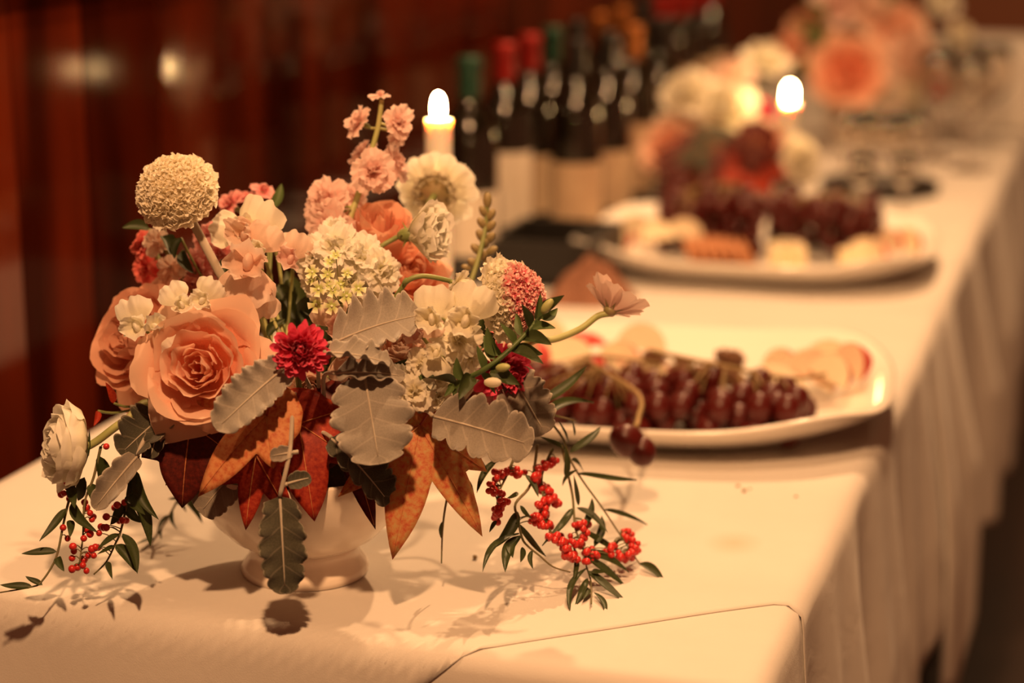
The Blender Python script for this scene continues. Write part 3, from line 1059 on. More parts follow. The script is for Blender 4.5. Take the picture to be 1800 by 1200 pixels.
def sprig(label, conv, stems, leaves, berries, d0, base, group, seed, depth_fn=None, brad=0.0028, name='pepperberry_sprig'):
    """stems / leaves / berries in the coordinates of a zoomed crop; conv maps them to photo pixels"""
    rg = random.Random(seed)
    t = thing(name, label, 'sprig', base, group)
    dep = depth_fn or (lambda x, y: d0)
    def W(q, lift=0.004, dj=0.0):
        x, y = conv(*q)
        return pxt(x, y, dep(x, y) + dj, lift)
    lines = []
    for st in stems:
        sp = catmull([W(q) for q in st], 5)
        lines.append(sp)
        part('stem', tube(sp, 0.0013, 6, None, 0.0006).mesh('stem'), M['twig'], t)
    for k, (a, b, w) in enumerate(leaves):
        p, q = W(a), W(b, 0.003, rg.uniform(-0.025, 0.012))
        x, y = conv(*a)
        lance(t, p, q, w, dep(x, y), 'green', k)
    mb = MB()
    for i, q in enumerate(berries):
        p = W(q, 0.005, rg.uniform(-0.012, 0.012))
        bm_key = ('berry', i % 2)
        if bm_key not in CACHE:
            m_ = MB(); ellipsoid(m_, S((1, 1, 1.06 - .1 * (i % 2))), 10, 7)
            CACHE[bm_key] = m_.mesh('berry')
        part('berry', CACHE[bm_key], M['berry'], t, Tm(p) @ Rz(rg.uniform(0, 6)) @ S(brad * rg.uniform(.85, 1.12)))
        best, bq = 9, None
        for sp in lines:
            for k in range(len(sp) - 1):
                dd, c = seg_dist(p, sp[k], sp[k + 1])
                if dd < best:
                    best, bq = dd, c
        mid = p.lerp(bq, .5) + Vector((0, 0, .002))
        tube(catmull([p, mid, bq], 3), 0.00045, 4, mb)
    if berries:
        pd = part('pedicel', mb.mesh('pedicels'), M['twig'], t)
        pd['kind'] = 'stuff'
    return t

# ------------------------------------------------------------------ compote bowl
cb = thing('compote_bowl', 'footed ivory china compote bowl holding the sharp foreground flowers', 'bowl', BOWL)
part('bowl', lathe([(0.0, .030), (.030, .028), (.044, .026), (.058, .034), (.072, .048), (.083, .066), (.089, .084), (.091, .096), (.0895, .0985), (.087, .096), (.084, .082), (.078, .066), (.066, .050), (.050, .040), (.0, .036)], 56).mesh('bowl'), M['ivory'], cb, Tm(BOWL))
part('foot', lathe([(0, .002), (.046, .0), (.0505, .002), (.0515, .006), (.050, .010), (.0455, .016), (.0435, .022), (.044, .027), (.040, .029), (0, .029)], 56).mesh('foot'), M['ivory'], cb, Tm(BOWL))
mb = MB()
v, f, uv = grid(28, 10, lambda u, w: ((.079 * math.sin(w * 1.57) * math.cos(u * 6.283)) * (1 + .06 * math.sin(9 * u * 6.28)), .079 * math.sin(w * 1.57) * math.sin(u * 6.283), .068 + .075 * math.cos(w * 1.57) + .006 * math.sin(14 * u + 9 * w)), True)
mb.add(v, f, uv)
single('moss_mound', mb.mesh('moss'), M['foam'], 'dark moss mound inside the compote bowl among the stems', 'moss', Tm(BOWL))
RG = random.Random(77)
def B_(): return into_bowl(RG)
G1 = 'flowers in the foreground compote bowl'

# roses
rose('large open peach garden rose at the left front of the bouquet', px(350, 645, 1.535), D(-.06, .06, 1), .0555, 'peach', B_(), G1, seed=4)
rose('tan peach rose turned away at the far left, behind the open rose', px(232, 600, 1.63), D(-.62, .2, .7), .056, 'peach_tan', B_(), G1, seed=9)
rose('deep orange half-open rose high behind the white lisianthus', px(664, 412, 1.66), D(.05, .80, .6), .047, 'peach_deep', B_(), G1, rings=ROSE_RINGS[:6], seed=12, name='rose_bud', hs=1.7)
rose('salmon rose right of centre, under the drooping white lisianthus', px(720, 480, 1.665), D(.35, .55, .75), .040, 'peach_deep', B_(), G1, seed=15)
rose('pale peach rose in the middle, above the largest grey leaf', px(705, 607, 1.575), D(.1, .35, .9), .042, 'palepeach', B_(), G1, seed=21)
rose('muted peach rose low behind the magenta zinnia', px(545, 690, 1.60), D(.1, -.1, 1), .032, 'palepeach', B_(), G1, rings=ROSE_RINGS[2:], seed=22)

# scabiosas
scabiosa('tall cream pompon scabiosa rising at the upper left on a grey stem', px(312, 340, 1.59), D(-.22, .55, .80), .0330, into_bowl(RG), G1, 3, stem_via=[px(345, 402, 1.595), px(385, 478, 1.60), px(430, 566, 1.61)], n_ring=16, ring_len=.50, ring_tilt=-8, dome=.95, fl=330, dome_r=.84, stem_r=.0034, rows=1)
scabiosa('cream scabiosa seen from behind, in front of the near candle', px(765, 338, 1.76), D(.12, .42, -.85), .0315, B_(), G1, 5, m_ring='white', m_dome='cream', st='stem', n_ring=14, ring_len=.62, rows=2, ring_tilt=0, dome_r=.55)
scabiosa('half pink half cream scabiosa at the upper right of the bouquet', px(888, 527, 1.565), D(.88, .16, .42), .0320, B_(), G1, 6, m_ring='cream', m_dome='bicolor', st='stem', n_ring=14, ring_len=.58, ring_tilt=-14, dome=1.1, fl=360, rows=1, dome_r=.82, split=.42)

# zinnias
zinnia('round magenta zinnia at the centre beside the open peach rose', px(527, 618, 1.505), D(.16, .08, 1), .0225, 'magenta', B_(), G1, 2)
zinnia('magenta zinnia half hidden at the right under the bicolour scabiosa', px(884, 655, 1.60), D(.55, -.1, .8), .0260, 'magenta', B_(), G1, 7)

# stock spike, tall pink
spike('stock_flower', 'tall blush pink stock spike, the highest flower of the bouquet', [(671, 176, 1.665), (664, 225, 1.665), (647, 285, 1.665), (627, 350, 1.665), (612, 400, 1.66), (585, 560, 1.66)],
      [(669, 170, 1.665, (-.05, .9, .3), 20), (634, 216, 1.665, (-.75, .35, .5), 33), (698, 215, 1.66, (.55, .2, .8), 34), (699, 236, 1.67, (.7, -.4, .5), 26),
       (657, 302, 1.65, (.0, .1, 1), 46), (690, 287, 1.68, (.75, .3, .4), 38), (640, 272, 1.69, (-.5, .6, .2), 32), (578, 352, 1.66, (-.5, .3, .8), 46),
       (612, 352, 1.69, (.2, .5, .6), 40), (580, 393, 1.65, (-.3, -.2, .9), 44), (604, 412, 1.66, (.1, -.1, .9), 40), (556, 372, 1.68, (-.9, .1, .3), 30)], 'blush', B_(), G1, 31)
spike('stock_flower', 'ruffled white stock cluster in the upper middle behind the tiny green umbel', [(600, 415, 1.625), (604, 470, 1.63), (600, 560, 1.65)],
      [(590, 437, 1.60, (-.1, .5, .9), 48), (553, 452, 1.61, (-.6, .2, .8), 42), (632, 452, 1.60, (.3, .4, .9), 48), (668, 474, 1.60, (.6, .1, .8), 46), (612, 492, 1.605, (.0, .0, 1), 46), (645, 505, 1.61, (.4, -.2, .9), 40), (560, 492, 1.625, (-.4, -.1, .9), 40), (588, 405, 1.63, (0, .8, .5), 34)], 'white', B_(), G1, 32)
spike('stock_flower', 'cream stock florets at the right centre above the dark green buds', [(800, 560, 1.57), (806, 620, 1.575), (760, 720, 1.60)],
      [(806, 600, 1.545, (.1, .2, 1), 42), (826, 628, 1.56, (.5, -.2, .9), 30), (785, 575, 1.56, (-.2, .4, .9), 36), (742, 640, 1.535, (0, -.1, 1), 34), (770, 655, 1.55, (.4, -.3, .9), 34)], 'cream', B_(), G1, 33)
spike('stock_flower', 'creamy stock florets low behind the right edge of the largest grey leaf', [(735, 672, 1.55), (740, 700, 1.56), (700, 760, 1.60)],
      [(728, 688, 1.53, (.1, .1, 1), 36), (768, 700, 1.545, (.5, -.1, .9), 34), (700, 672, 1.55, (-.1, .4, .9), 30)], 'cream', B_(), G1, 34)
spike('snapdragon', 'coral red snapdragon florets at the far left below the cream pompon', [(262, 415, 1.69), (285, 470, 1.69), (350, 560, 1.68)],
      [(252, 432, 1.68, (-.7, .2, .6), 30), (258, 470, 1.68, (-.5, -.2, .8), 32), (285, 478, 1.67, (.1, -.5, .9), 26)], 'coral', B_(), G1, 35, st='stem', r=.0032)
spike('snapdragon', 'cream and tan snapdragon florets tucked beside the coral ones', [(280, 415, 1.66), (310, 460, 1.66), (370, 560, 1.66)],
      [(278, 428, 1.655, (-.3, .2, .9), 26), (300, 470, 1.65, (0, -.2, 1), 26)], 'palepeach', B_(), G1, 36, st='stem', r=.0036)
spike('snapdragon', 'rose pink snapdragon florets behind the grey scabiosa stem', [(385, 405, 1.68), (380, 460, 1.68), (400, 560, 1.67)],
      [(372, 420, 1.67, (.0, .4, .9), 36), (385, 445, 1.66, (.4, .1, .9), 34), (350, 470, 1.66, (-.4, -.1, .9), 40), (400, 470, 1.67, (.3, -.3, .9), 34), (340, 500, 1.66, (-.2, -.3, .9), 30), (425, 465, 1.68, (.5, 0, .8), 30)], 'pink', B_(), G1, 37, st='stem')
spike('snapdragon', 'pink snapdragon tips with a green leaf peeping out at the top left', [(455, 335, 1.70), (450, 380, 1.70), (440, 480, 1.69)],
      [(462, 338, 1.70, (.3, .7, .5), 26), (408, 360, 1.70, (-.6, .5, .5), 30), (432, 350, 1.70, (-.2, .8, .4), 24)], 'pink', B_(), G1, 38)

# sweet peas and loose pea-like blossoms: label, px, axis, up, size px, material
def pea(label, x, y, d, ax, up, spx, m, seed, m2=None, fold=0):
    sweet_pea(label, px(x, y, d), D(*ax), D(*up), spx * d / F, m, B_(), G1, seed, m2, fold=fold)
pea('tall cream sweet pea with an upright petal right of the pompon', 440, 412, 1.60, (-.2, .3, .9), (.35, .9, .1), 74, 'cream', 1, 'palepeach')
pea('cream sweet pea wing spreading left beside the pompon', 425, 408, 1.61, (-.3, .5, .8), (-.95, .3, .1), 60, 'cream', 2)
pea('broad peach sweet pea below the tall cream one', 452, 440, 1.585, (.1, .2, 1), (.5, .8, .1), 58, 'palepeach', 3, 'cream')
pea('drooping peach sweet pea with one petal hanging over the dark gap', 438, 462, 1.555, (0, .25, 1), (-.15, -.95, .1), 84, 'palepeach', 4)
pea('single hanging peach petal blossom above the dark gap', 462, 512, 1.57, (.2, 0, 1), (.05, -1, .05), 52, 'palepeach', 5)
pea('pale peach sweet pea left of the white stock', 512, 455, 1.60, (.1, .3, .9), (.3, .9, 0), 54, 'palepeach', 6, 'blush')
pea('white sweet pea with upright petal at the far left over the rose', 243, 572, 1.55, (-.2, .3, .9), (-.35, .95, .1), 56, 'white', 7)
pea('white sweet pea facing down between rose and left edge', 275, 578, 1.54, (.1, .35, .9), (.75, -.5, .1), 48, 'white', 8)
pea('round white sweet pea on top of the open peach rose', 318, 535, 1.545, (0, .35, .9), (-.5, .8, .1), 46, 'white', 9)
pea('small white sweet pea with a curled tip above the rose', 358, 527, 1.55, (.15, .4, .9), (.5, .85, .1), 46, 'white', 10)
pea('wide cream sweet pea in front of the bicolour scabiosa', 820, 562, 1.53, (.05, .25, 1), (.35, .9, .1), 72, 'cream', 11)
pea('cream sweet pea bud at the end of the long curled grey leaf', 762, 558, 1.53, (-.15, .3, 1), (.0, 1, .1), 62, 'cream', 12)
pea('small hanging cream sweet pea under the pale peach rose', 768, 622, 1.525, (-.1, .3, 1), (-.2, -.95, .1), 46, 'cream', 13)
pea('pale pink sweet pea over the pale peach rose', 738, 590, 1.54, (-.1, .5, .85), (.5, .8, .1), 52, 'palepeach', 14, 'blush')
pea('pale peach sweet pea under the tiny green umbel', 592, 572, 1.575, (0, .3, 1), (-.4, .8, .1), 56, 'palepeach', 16, 'blush')
pea('pale peach sweet pea hanging right of the magenta zinnia', 600, 622, 1.56, (.1, .2, 1), (.3, -.9, .1), 52, 'palepeach', 17)
pea('muted peach sweet pea low behind the long grey stalk', 505, 690, 1.58, (-.1, .1, 1), (.4, -.9, .1), 56, 'palepeach', 18)
pea('flat peach sweet pea left of the pale peach rose', 652, 600, 1.545, (-.15, .5, .85), (-.5, .8, .1), 56, 'palepeach', 15)

# lisianthus (white, drooping) and stems
carnation('drooping white lisianthus on a curved green stem, upper right', px(722, 412, 1.625), D(.80, .08, .42), .0290, 'white', B_(), G1, 3, cup=True, via=[px(690, 421, 1.63), px(665, 438, 1.63), px(652, 470, 1.64)])
carnation('small cream blossom on an arching green stem beside the curled leaf', px(800, 500, 1.58), D(.7, -.4, .4), .014, 'cream', B_(), G1, 8, via=[px(785, 492, 1.58), px(742, 485, 1.57), px(712, 497, 1.57), px(690, 530, 1.58)])

# ranunculus at the left
ranunculus('creamy ranunculus hanging out at the far left on a thick green stem', px(124, 784, 1.565), D(-.86, .10, .42), .0310, 'white', B_(), G1, 2, via=[px(172, 774, 1.57), px(222, 738, 1.57), px(285, 712, 1.59)])

# cosmos leaning out on the right
cs = thing('cosmos', 'dusty pink cosmos leaning out alone to the right over the platter', 'flower', px(880, 640, 1.62), G1)
Ac = axis_frame(px(1072, 547, 1.62), D(.45, .80, -.32), .3)
fan(cs, Ac, 8, 62 * 1.62 / F, 'broad', 'cosmos', 14, rg=random.Random(4), r0=.003, **BROAD)
mb = MB(); ellipsoid(mb, S((.0055, .0055, .004)), 10, 6)
for i in range(8):
    v, f, uv = grid(2, 4, lambda u, w: ((u - .5) * .004 * (1 - w), .003 + w * .010, w * .004))
    mb.add(v, f, uv, Rz(i * .785))
part('calyx', mb.mesh('calyx'), M['bud'], cs, Ac)
stem(cs, px(1071, 551, 1.62), D(.4, .8, 0), px(880, 640, 1.62), .0026, 'stem_light', [px(1050, 556, 1.62), px(1020, 578, 1.615), px(975, 596, 1.61), px(935, 600, 1.61)])

# green umbel
um = thing('lace_umbel', 'umbel of tiny pale green star florets in the middle of the bouquet', 'flower', px(600, 560, 1.60), G1)
uc = [(549, 478, 1), (547, 492, .8), (576, 482, 1), (560, 508, 1.1), (585, 510, 1), (599, 500, 1), (610, 480, .8), (630, 507, 1.05), (556, 535, 1.15), (583, 538, 1.1), (609, 520, 1.1), (580, 460, .9), (590, 448, .8), (578, 500, .8)]
nodep = px(600, 535, 1.575)
mbs = MB()
tube([nodep, px(604, 560, 1.60), px(600, 640, 1.62)], .0015, 6, mbs)
ub = MB()
for i in range(5):
    v, f, uv = grid(2, 3, lambda u, w: ((u - .5) * (.3 + .5 * w), .12 + w * .85, .25 * w - .3 * (u - .5) ** 2))
    ub.add(v, f, uv, Rz(i * 1.2566))
ellipsoid(ub, S((.2, .2, .16)), 8, 5)
ubm = ub.mesh('star_floret')
M['umbel'] = mat('pale_green_floret', (.52, .58, .18), .6, tip=(.86, .84, .58), trans=.2)
for i, (x, y, s) in enumerate(uc):
    p = px(x, y, 1.545 + .004 * (i % 3))
    part('floret', ubm, M['umbel'], um, axis_frame(p, D((x - 585) / 120, (500 - y) / 120 + .2, 1), i) @ S(.0058 * s))
    tube(catmull([p, p.lerp(nodep, .5) + UP * .001, nodep], 3), .0004, 4, mbs)
part('ray_stem', mbs.mesh('rays'), M['stem_light'], um)

# bud spikes
bs = thing('snapdragon_bud_spike', 'slender olive bud spike standing up right of the candle', 'flower', px(760, 640, 1.66), G1)
path = [px(857, 352, 1.70), px(853, 400, 1.70), px(842, 450, 1.69), px(826, 500, 1.68), px(800, 570, 1.67), px(760, 640, 1.66)]
part('stem', tube(catmull(path, 5), .0018, 7, None, .0028).mesh('stem'), M['stem'], bs)
bm_ = MB(); ellipsoid(bm_, S((.55, .55, 1)), 9, 6); bme = bm_.mesh('bud')
for (x, y, ax, s) in [(857, 352, (.0, 1, .2), 15), (850, 372, (-.5, .8, .5), 13), (863, 378, (.5, .8, .4), 13), (848, 393, (-.6, .7, .5), 14), (862, 398, (.6, .7, .5), 14), (846, 415, (-.5, .7, .6), 15), (861, 418, (.6, .6, .6), 14), (852, 428, (.1, .6, .9), 13), (838, 438, (-.7, .6, .4), 14), (864, 440, (.8, .4, .4), 13), (850, 450, (.1, .5, .9), 14), (833, 462, (-.7, .4, .6), 14), (858, 462, (.6, .4, .6), 12), (820, 470, (-.9, .3, .3), 10)]:
    part('bud', bme, M['bud'], bs, axis_frame(px(x, y, 1.70), D(*ax), 0) @ S(s * 1.70 / F))
bs = thing('snapdragon_bud_spike', 'dark green leafy bud spike pointing right under the bicolour scabiosa', 'flower', px(770, 690, 1.56), G1)
path = [px(965, 535, 1.54), px(930, 580, 1.53), px(890, 620, 1.525), px(850, 650, 1.525), px(805, 672, 1.54), px(770, 690, 1.56)]
part('stem', tube(catmull(path, 5), .0016, 7, None, .0024).mesh('stem'), M['green_mid'], bs)
for k, (x, y, ex, ey, w) in enumerate([(955, 550, 978, 525, 22), (940, 560, 952, 528, 20), (950, 560, 975, 545, 18), (930, 575, 925, 545, 18), (935, 580, 965, 575, 18), (918, 590, 905, 560, 20), (920, 595, 955, 600, 20), (905, 605, 890, 575, 22), (905, 610, 945, 615, 24), (895, 615, 940, 628, 22), (880, 625, 860, 590, 24), (870, 632, 850, 600, 26), (868, 640, 900, 665, 26), (850, 648, 845, 618, 22), (845, 655, 870, 680, 24), (830, 660, 815, 690, 24), (815, 668, 805, 640, 26), (812, 670, 800, 702, 24), (800, 675, 765, 660, 24), (795, 678, 785, 690, 24), (735, 660, 765, 680, 26)]):
    lance(bs, px(x, y, 1.53), px(x + (ex - x) * 1.3, y + (ey - y) * 1.3, 1.51 + .012 * (k % 3)), w * 1.45, 1.53, 'green_mid' if k % 3 else 'green', k, D(math.sin(k), .5, .8))
for (x, y, ax, s, mm) in [(896, 607, (.2, .2, 1), 8, 'cream'), (884, 646, (.8, .1, .5), 15, 'stem_light'), (866, 672, (.9, .0, .4), 17, 'cream'), (962, 538, (.6, .8, .2), 16, 'stem_light')]:
    part('bud', bme, M[mm], bs, axis_frame(px(x, y, 1.515), D(*ax), 0) @ S(s * 1.52 / F))

# loose leaves high in the bouquet
def leafsprig(label, items, base, m='green_mid', grp='green leaves in the bouquet'):
    t = thing('leafy_stem', label, 'leaf', base, grp)
    for k, (x, y, d, ex, ey, ed, w) in enumerate(items):
        lance(t, px(x, y, d), px(ex, ey, ed), w, d, m, k, D(.3 * math.sin(k * 1.7), .3, .9))
        part('stem', tube(catmull([px(x, y, d), px(x, y, d).lerp(base, .3) + Vector((0, 0, -.004)), base], 4), .0011, 5).mesh('stem'), M['stem'], t)
leafsprig('small green leaf sticking up at the top left of the bouquet', [(480, 365, 1.69, 494, 322, 1.69, 26), (472, 372, 1.69, 470, 395, 1.67, 20)], px(470, 560, 1.66))
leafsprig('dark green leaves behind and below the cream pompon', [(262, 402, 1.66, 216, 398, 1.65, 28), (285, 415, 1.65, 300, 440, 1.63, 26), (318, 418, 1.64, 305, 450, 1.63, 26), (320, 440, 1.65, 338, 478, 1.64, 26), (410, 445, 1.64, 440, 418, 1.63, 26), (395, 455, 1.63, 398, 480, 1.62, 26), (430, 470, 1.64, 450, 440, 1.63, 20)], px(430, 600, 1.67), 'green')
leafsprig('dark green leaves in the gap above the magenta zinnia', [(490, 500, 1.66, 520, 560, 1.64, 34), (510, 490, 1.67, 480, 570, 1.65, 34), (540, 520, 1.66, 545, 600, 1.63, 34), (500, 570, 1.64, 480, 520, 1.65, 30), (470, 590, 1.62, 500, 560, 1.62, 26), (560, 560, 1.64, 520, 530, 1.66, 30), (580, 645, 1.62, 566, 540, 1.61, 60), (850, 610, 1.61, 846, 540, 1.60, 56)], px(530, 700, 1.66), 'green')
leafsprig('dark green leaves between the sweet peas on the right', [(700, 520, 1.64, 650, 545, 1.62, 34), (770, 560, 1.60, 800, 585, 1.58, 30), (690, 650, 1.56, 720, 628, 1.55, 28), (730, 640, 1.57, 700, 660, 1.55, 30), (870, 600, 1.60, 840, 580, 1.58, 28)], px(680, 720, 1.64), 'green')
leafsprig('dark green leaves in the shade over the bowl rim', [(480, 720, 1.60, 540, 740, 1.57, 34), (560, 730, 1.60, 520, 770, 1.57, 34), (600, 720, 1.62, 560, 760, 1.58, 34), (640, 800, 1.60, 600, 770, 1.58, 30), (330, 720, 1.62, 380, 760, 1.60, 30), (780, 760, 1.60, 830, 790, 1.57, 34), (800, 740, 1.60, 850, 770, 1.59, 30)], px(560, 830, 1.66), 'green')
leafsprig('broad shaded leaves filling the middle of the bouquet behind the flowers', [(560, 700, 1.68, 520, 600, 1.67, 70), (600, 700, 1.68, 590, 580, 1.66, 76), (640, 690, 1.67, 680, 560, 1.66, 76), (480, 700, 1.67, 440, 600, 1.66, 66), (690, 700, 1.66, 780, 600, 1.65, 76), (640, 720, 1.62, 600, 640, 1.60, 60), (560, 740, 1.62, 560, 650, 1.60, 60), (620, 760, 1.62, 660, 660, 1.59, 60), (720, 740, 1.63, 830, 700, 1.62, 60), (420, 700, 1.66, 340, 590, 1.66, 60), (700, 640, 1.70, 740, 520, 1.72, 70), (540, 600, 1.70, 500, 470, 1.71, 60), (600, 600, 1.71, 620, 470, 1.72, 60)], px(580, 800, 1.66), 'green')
leafsprig('reddish dry leaf on a red stalk at the left above the ranunculus', [(200, 708, 1.60, 186, 674, 1.59, 16), (172, 722, 1.60, 166, 745, 1.59, 12)], px(300, 702, 1.63), 'maple_red')

# dusty miller leaves
miller('largest grey felted leaf, face-on in the front middle', (640, 655, 1.515), (668, 822, 1.492), 150, 'felt', (.05, .30, .95), seed=1, stalk=[(630, 650, 1.54), (600, 700, 1.60)], lobes=3.5, depth=.42, cup=.2)
miller('grey felted leaf lying across the lower right of the open rose', (506, 640, 1.515), (372, 757, 1.488), 88, 'felt', (.25, .45, .85), seed=2, stalk=[(520, 636, 1.53), (545, 680, 1.58)], lobes=6.5, depth=.24, cup=.35)
miller('long curled grey leaf pointing right above the pale peach rose', (582, 602, 1.53), (750, 540, 1.525), 124, 'felt', (-.25, .5, .85), seed=3, stalk=[(570, 610, 1.54), (560, 650, 1.58)], lobes=5.5, depth=.5, cup=.25, bend=.6)
miller('small crumpled grey leaf right of the magenta zinnia', (572, 618, 1.505), (692, 632, 1.50), 62, 'felt', (0, .85, .5), seed=4, stalk=[(560, 625, 1.53), (560, 680, 1.58)], lobes=3.5, depth=.35, cup=.35, wavy=.06)
miller('second crumpled grey leaf just above the largest one', (590, 655, 1.51), (720, 655, 1.515), 56, 'felt_mid', (0, .7, .7), seed=14, stalk=[(570, 660, 1.53), (570, 700, 1.58)], lobes=3.5, depth=.35, cup=.3, wavy=.05)
miller('dark grey leaf pointing right over the red and gold autumn leaf', (760, 730, 1.525), (945, 782, 1.505), 116, 'felt_mid', (.05, .25, .95), seed=5, stalk=[(740, 722, 1.55), (690, 760, 1.60)], lobes=4.5, depth=.42, cup=.2)
miller('dark leaf hanging on a long grey stalk in front of the bowl foot', (492, 872, 1.50), (502, 1055, 1.495), 88, 'felt_shaded', (.1, .15, 1), seed=6, stalk=[(510, 790, 1.50), (515, 705, 1.53), (520, 690, 1.58)], lobes=4.5, depth=.36, cup=.2)
miller('pair lobe leaf on the right of the long hanging stalk', (505, 850, 1.50), (548, 838, 1.50), 34, 'felt_shaded', (.1, .3, .9), seed=7, lobes=1.5, depth=.2)
miller('small lobe leaf on the left of the long hanging stalk', (515, 795, 1.50), (472, 802, 1.50), 30, 'felt_mid', (.1, .3, .9), seed=8, lobes=1.5, depth=.2)
miller('dark grey-edged leaf over the bowl below the largest leaf', (582, 768, 1.54), (694, 886, 1.535), 84, 'felt_shaded', (.35, .35, .85), seed=9, stalk=[(560, 760, 1.56), (540, 790, 1.60)], lobes=4.5, depth=.35, cup=.4)
miller('brownish grey leaf behind the right berry sprig, beside the magenta zinnia', (895, 650, 1.60), (960, 765, 1.58), 96, 'felt_mid', (-.2, .2, 1), seed=10, stalk=[(870, 640, 1.61), (800, 720, 1.63)], lobes=4.5, depth=.4)
miller('grey leaf on the bowl rim at the left under the orange leaf', (425, 815, 1.565), (345, 905, 1.56), 92, 'felt_mid', (-.2, .2, 1), seed=11, stalk=[(440, 800, 1.58), (480, 800, 1.62)], lobes=3.5, depth=.3)
miller('lobed dark leaf hanging left between ranunculus and dark red leaf', (305, 715, 1.57), (205, 800, 1.55), 84, 'felt_shaded', (.1, .35, .9), seed=12, stalk=[(320, 708, 1.59), (400, 760, 1.64)], lobes=3.5, depth=.6, cup=.5)
miller('pale tongue-shaped leaf hanging over the left berries', (242, 800, 1.55), (160, 898, 1.535), 50, 'felt_mid', (.2, .4, .9), seed=13, stalk=[(255, 770, 1.555), (290, 720, 1.57)], lobes=2.5, depth=.22, cup=.5)
miller('small grey lobe leaf hanging left of the dark red leaf', (285, 735, 1.56), (262, 808, 1.55), 40, 'felt_shaded', (.0, .2, 1), seed=15, stalk=[(300, 715, 1.57), (340, 730, 1.60)], lobes=2.5, depth=.3)

# autumn leaves
maple('large red and gold star-shaped leaf hanging right of the bowl', (738, 748, 1.55), (690, 978, 1.525), 'maple_mix', (.05, .2, 1), [(0, 1.0, 30), (-42, .92, 24), (38, .80, 22), (-68, .6, 26), (75, .55, 30), (130, .3, 30)], .34, 3, .25)
maple('folded orange leaf hanging over the bowl below the open rose', (468, 730, 1.515), (335, 862, 1.505), 'maple_orange', (.0, .45, .9), [(0, 1.0, 34), (62, .82, 28), (-52, .5, 30), (110, .66, 26)], .34, 5, .25, .15)
maple('dark red leaf at the left below the open rose', (335, 745, 1.56), (312, 890, 1.55), 'maple_dark', (-.1, .1, 1), [(0, 1.0, 44), (50, .72, 30), (-62, .70, 30)], .52, 6, .2)
maple('bright red leaf over the bowl behind the long hanging stalk', (525, 745, 1.55), (552, 910, 1.53), 'maple_red', (.1, .1, 1), [(0, 1.0, 40), (50, .72, 30), (-48, .75, 34), (95, .5, 30), (-100, .5, 30)], .40, 7, .3)
maple('deep red leaf with pointed lobes low on the bowl left', (450, 800, 1.545), (428, 930, 1.535), 'maple_red', (-.1, .1, 1), [(0, 1.0, 26), (-38, .98, 24), (48, .7, 26)], .42, 8, .2)
maple('red leaf edge showing behind the largest grey leaf', (600, 735, 1.57), (660, 925, 1.545), 'maple_dark', (.1, .2, 1), [(0, 1.0, 20), (45, .6, 30), (-50, .5, 30)], .36, 9, .2)
maple('tan red leaf sliver at the left of the bowl rim', (350, 800, 1.59), (290, 850, 1.58), 'maple_dark', (0, .2, 1), seed=10)

# pepperberry sprigs
def ZR(X, Y): return 780 + X * .3832, 620 + Y * .3832
def ZL(X, Y): return X * .3167, 680 + Y * .3167
def along(rg, paths, n, j):
    out = []
    for pth, c in zip(paths, n):
        for i in range(c):
            t = (i + rg.random()) / c * (len(pth) - 1)
            k = min(int(t), len(pth) - 2)
            q = t - k
            out.append((pth[k][0] * (1 - q) + pth[k + 1][0] * q + rg.uniform(-j, j), pth[k][1] * (1 - q) + pth[k + 1][1] * q + rg.uniform(-j, j)))
    return out
rb = random.Random(8)
dR = lambda x, y: 1.60 + (x - 870) / 2600 - max(0, y - 850) / 3500
sprig('long pepperberry sprig arching right with narrow leaves down to the cloth', ZR,
      [[(250, 185), (350, 210), (430, 265), (500, 330), (550, 400), (580, 490), (640, 590), (720, 700), (800, 820), (860, 910), (900, 970)],
       [(540, 420), (562, 520), (590, 650), (597, 730), (605, 810), (640, 900), (655, 980), (675, 1050), (677, 1150)],
       [(250, 240), (400, 262), (520, 290), (605, 312)]],
      [((430, 240), (650, 40), 22), ((460, 290), (710, 185), 24), ((580, 460), (710, 305), 22), ((570, 410), (545, 310), 14), ((555, 440), (465, 370), 14), ((560, 570), (545, 440), 14), ((615, 555), (905, 550), 19), ((585, 490), (655, 530), 14), ((545, 610), (590, 530), 14), ((618, 700), (605, 570), 10), ((735, 720), (965, 755), 16), ((640, 810), (670, 650), 15), ((690, 890), (725, 730), 15), ((610, 710), (755, 800), 17), ((590, 715), (450, 825), 19), ((630, 815), (840, 895), 19), ((655, 920), (865, 985), 22), ((660, 940), (850, 1055), 18), ((596, 1045), (592, 860), 12), ((660, 1000), (850, 1120), 19), ((655, 990), (570, 1125), 17), ((660, 1035), (605, 1145), 15), ((690, 1100), (745, 1180), 13), ((900, 965), (1005, 1030), 18), ((660, 1080), (640, 1115), 12), ((600, 380), (602, 315), 8), ((680, 1000), (735, 990), 12)],
      along(rb, [[(600, 800), (660, 790), (640, 860)], [(830, 810), (860, 860), (885, 910), (830, 940), (740, 910), (780, 870)], [(560, 850), (640, 900), (700, 930), (640, 960)]], [16, 60, 34], 17), 1.6, px(870, 690, 1.61), 'pepperberry sprigs', 1, dR)
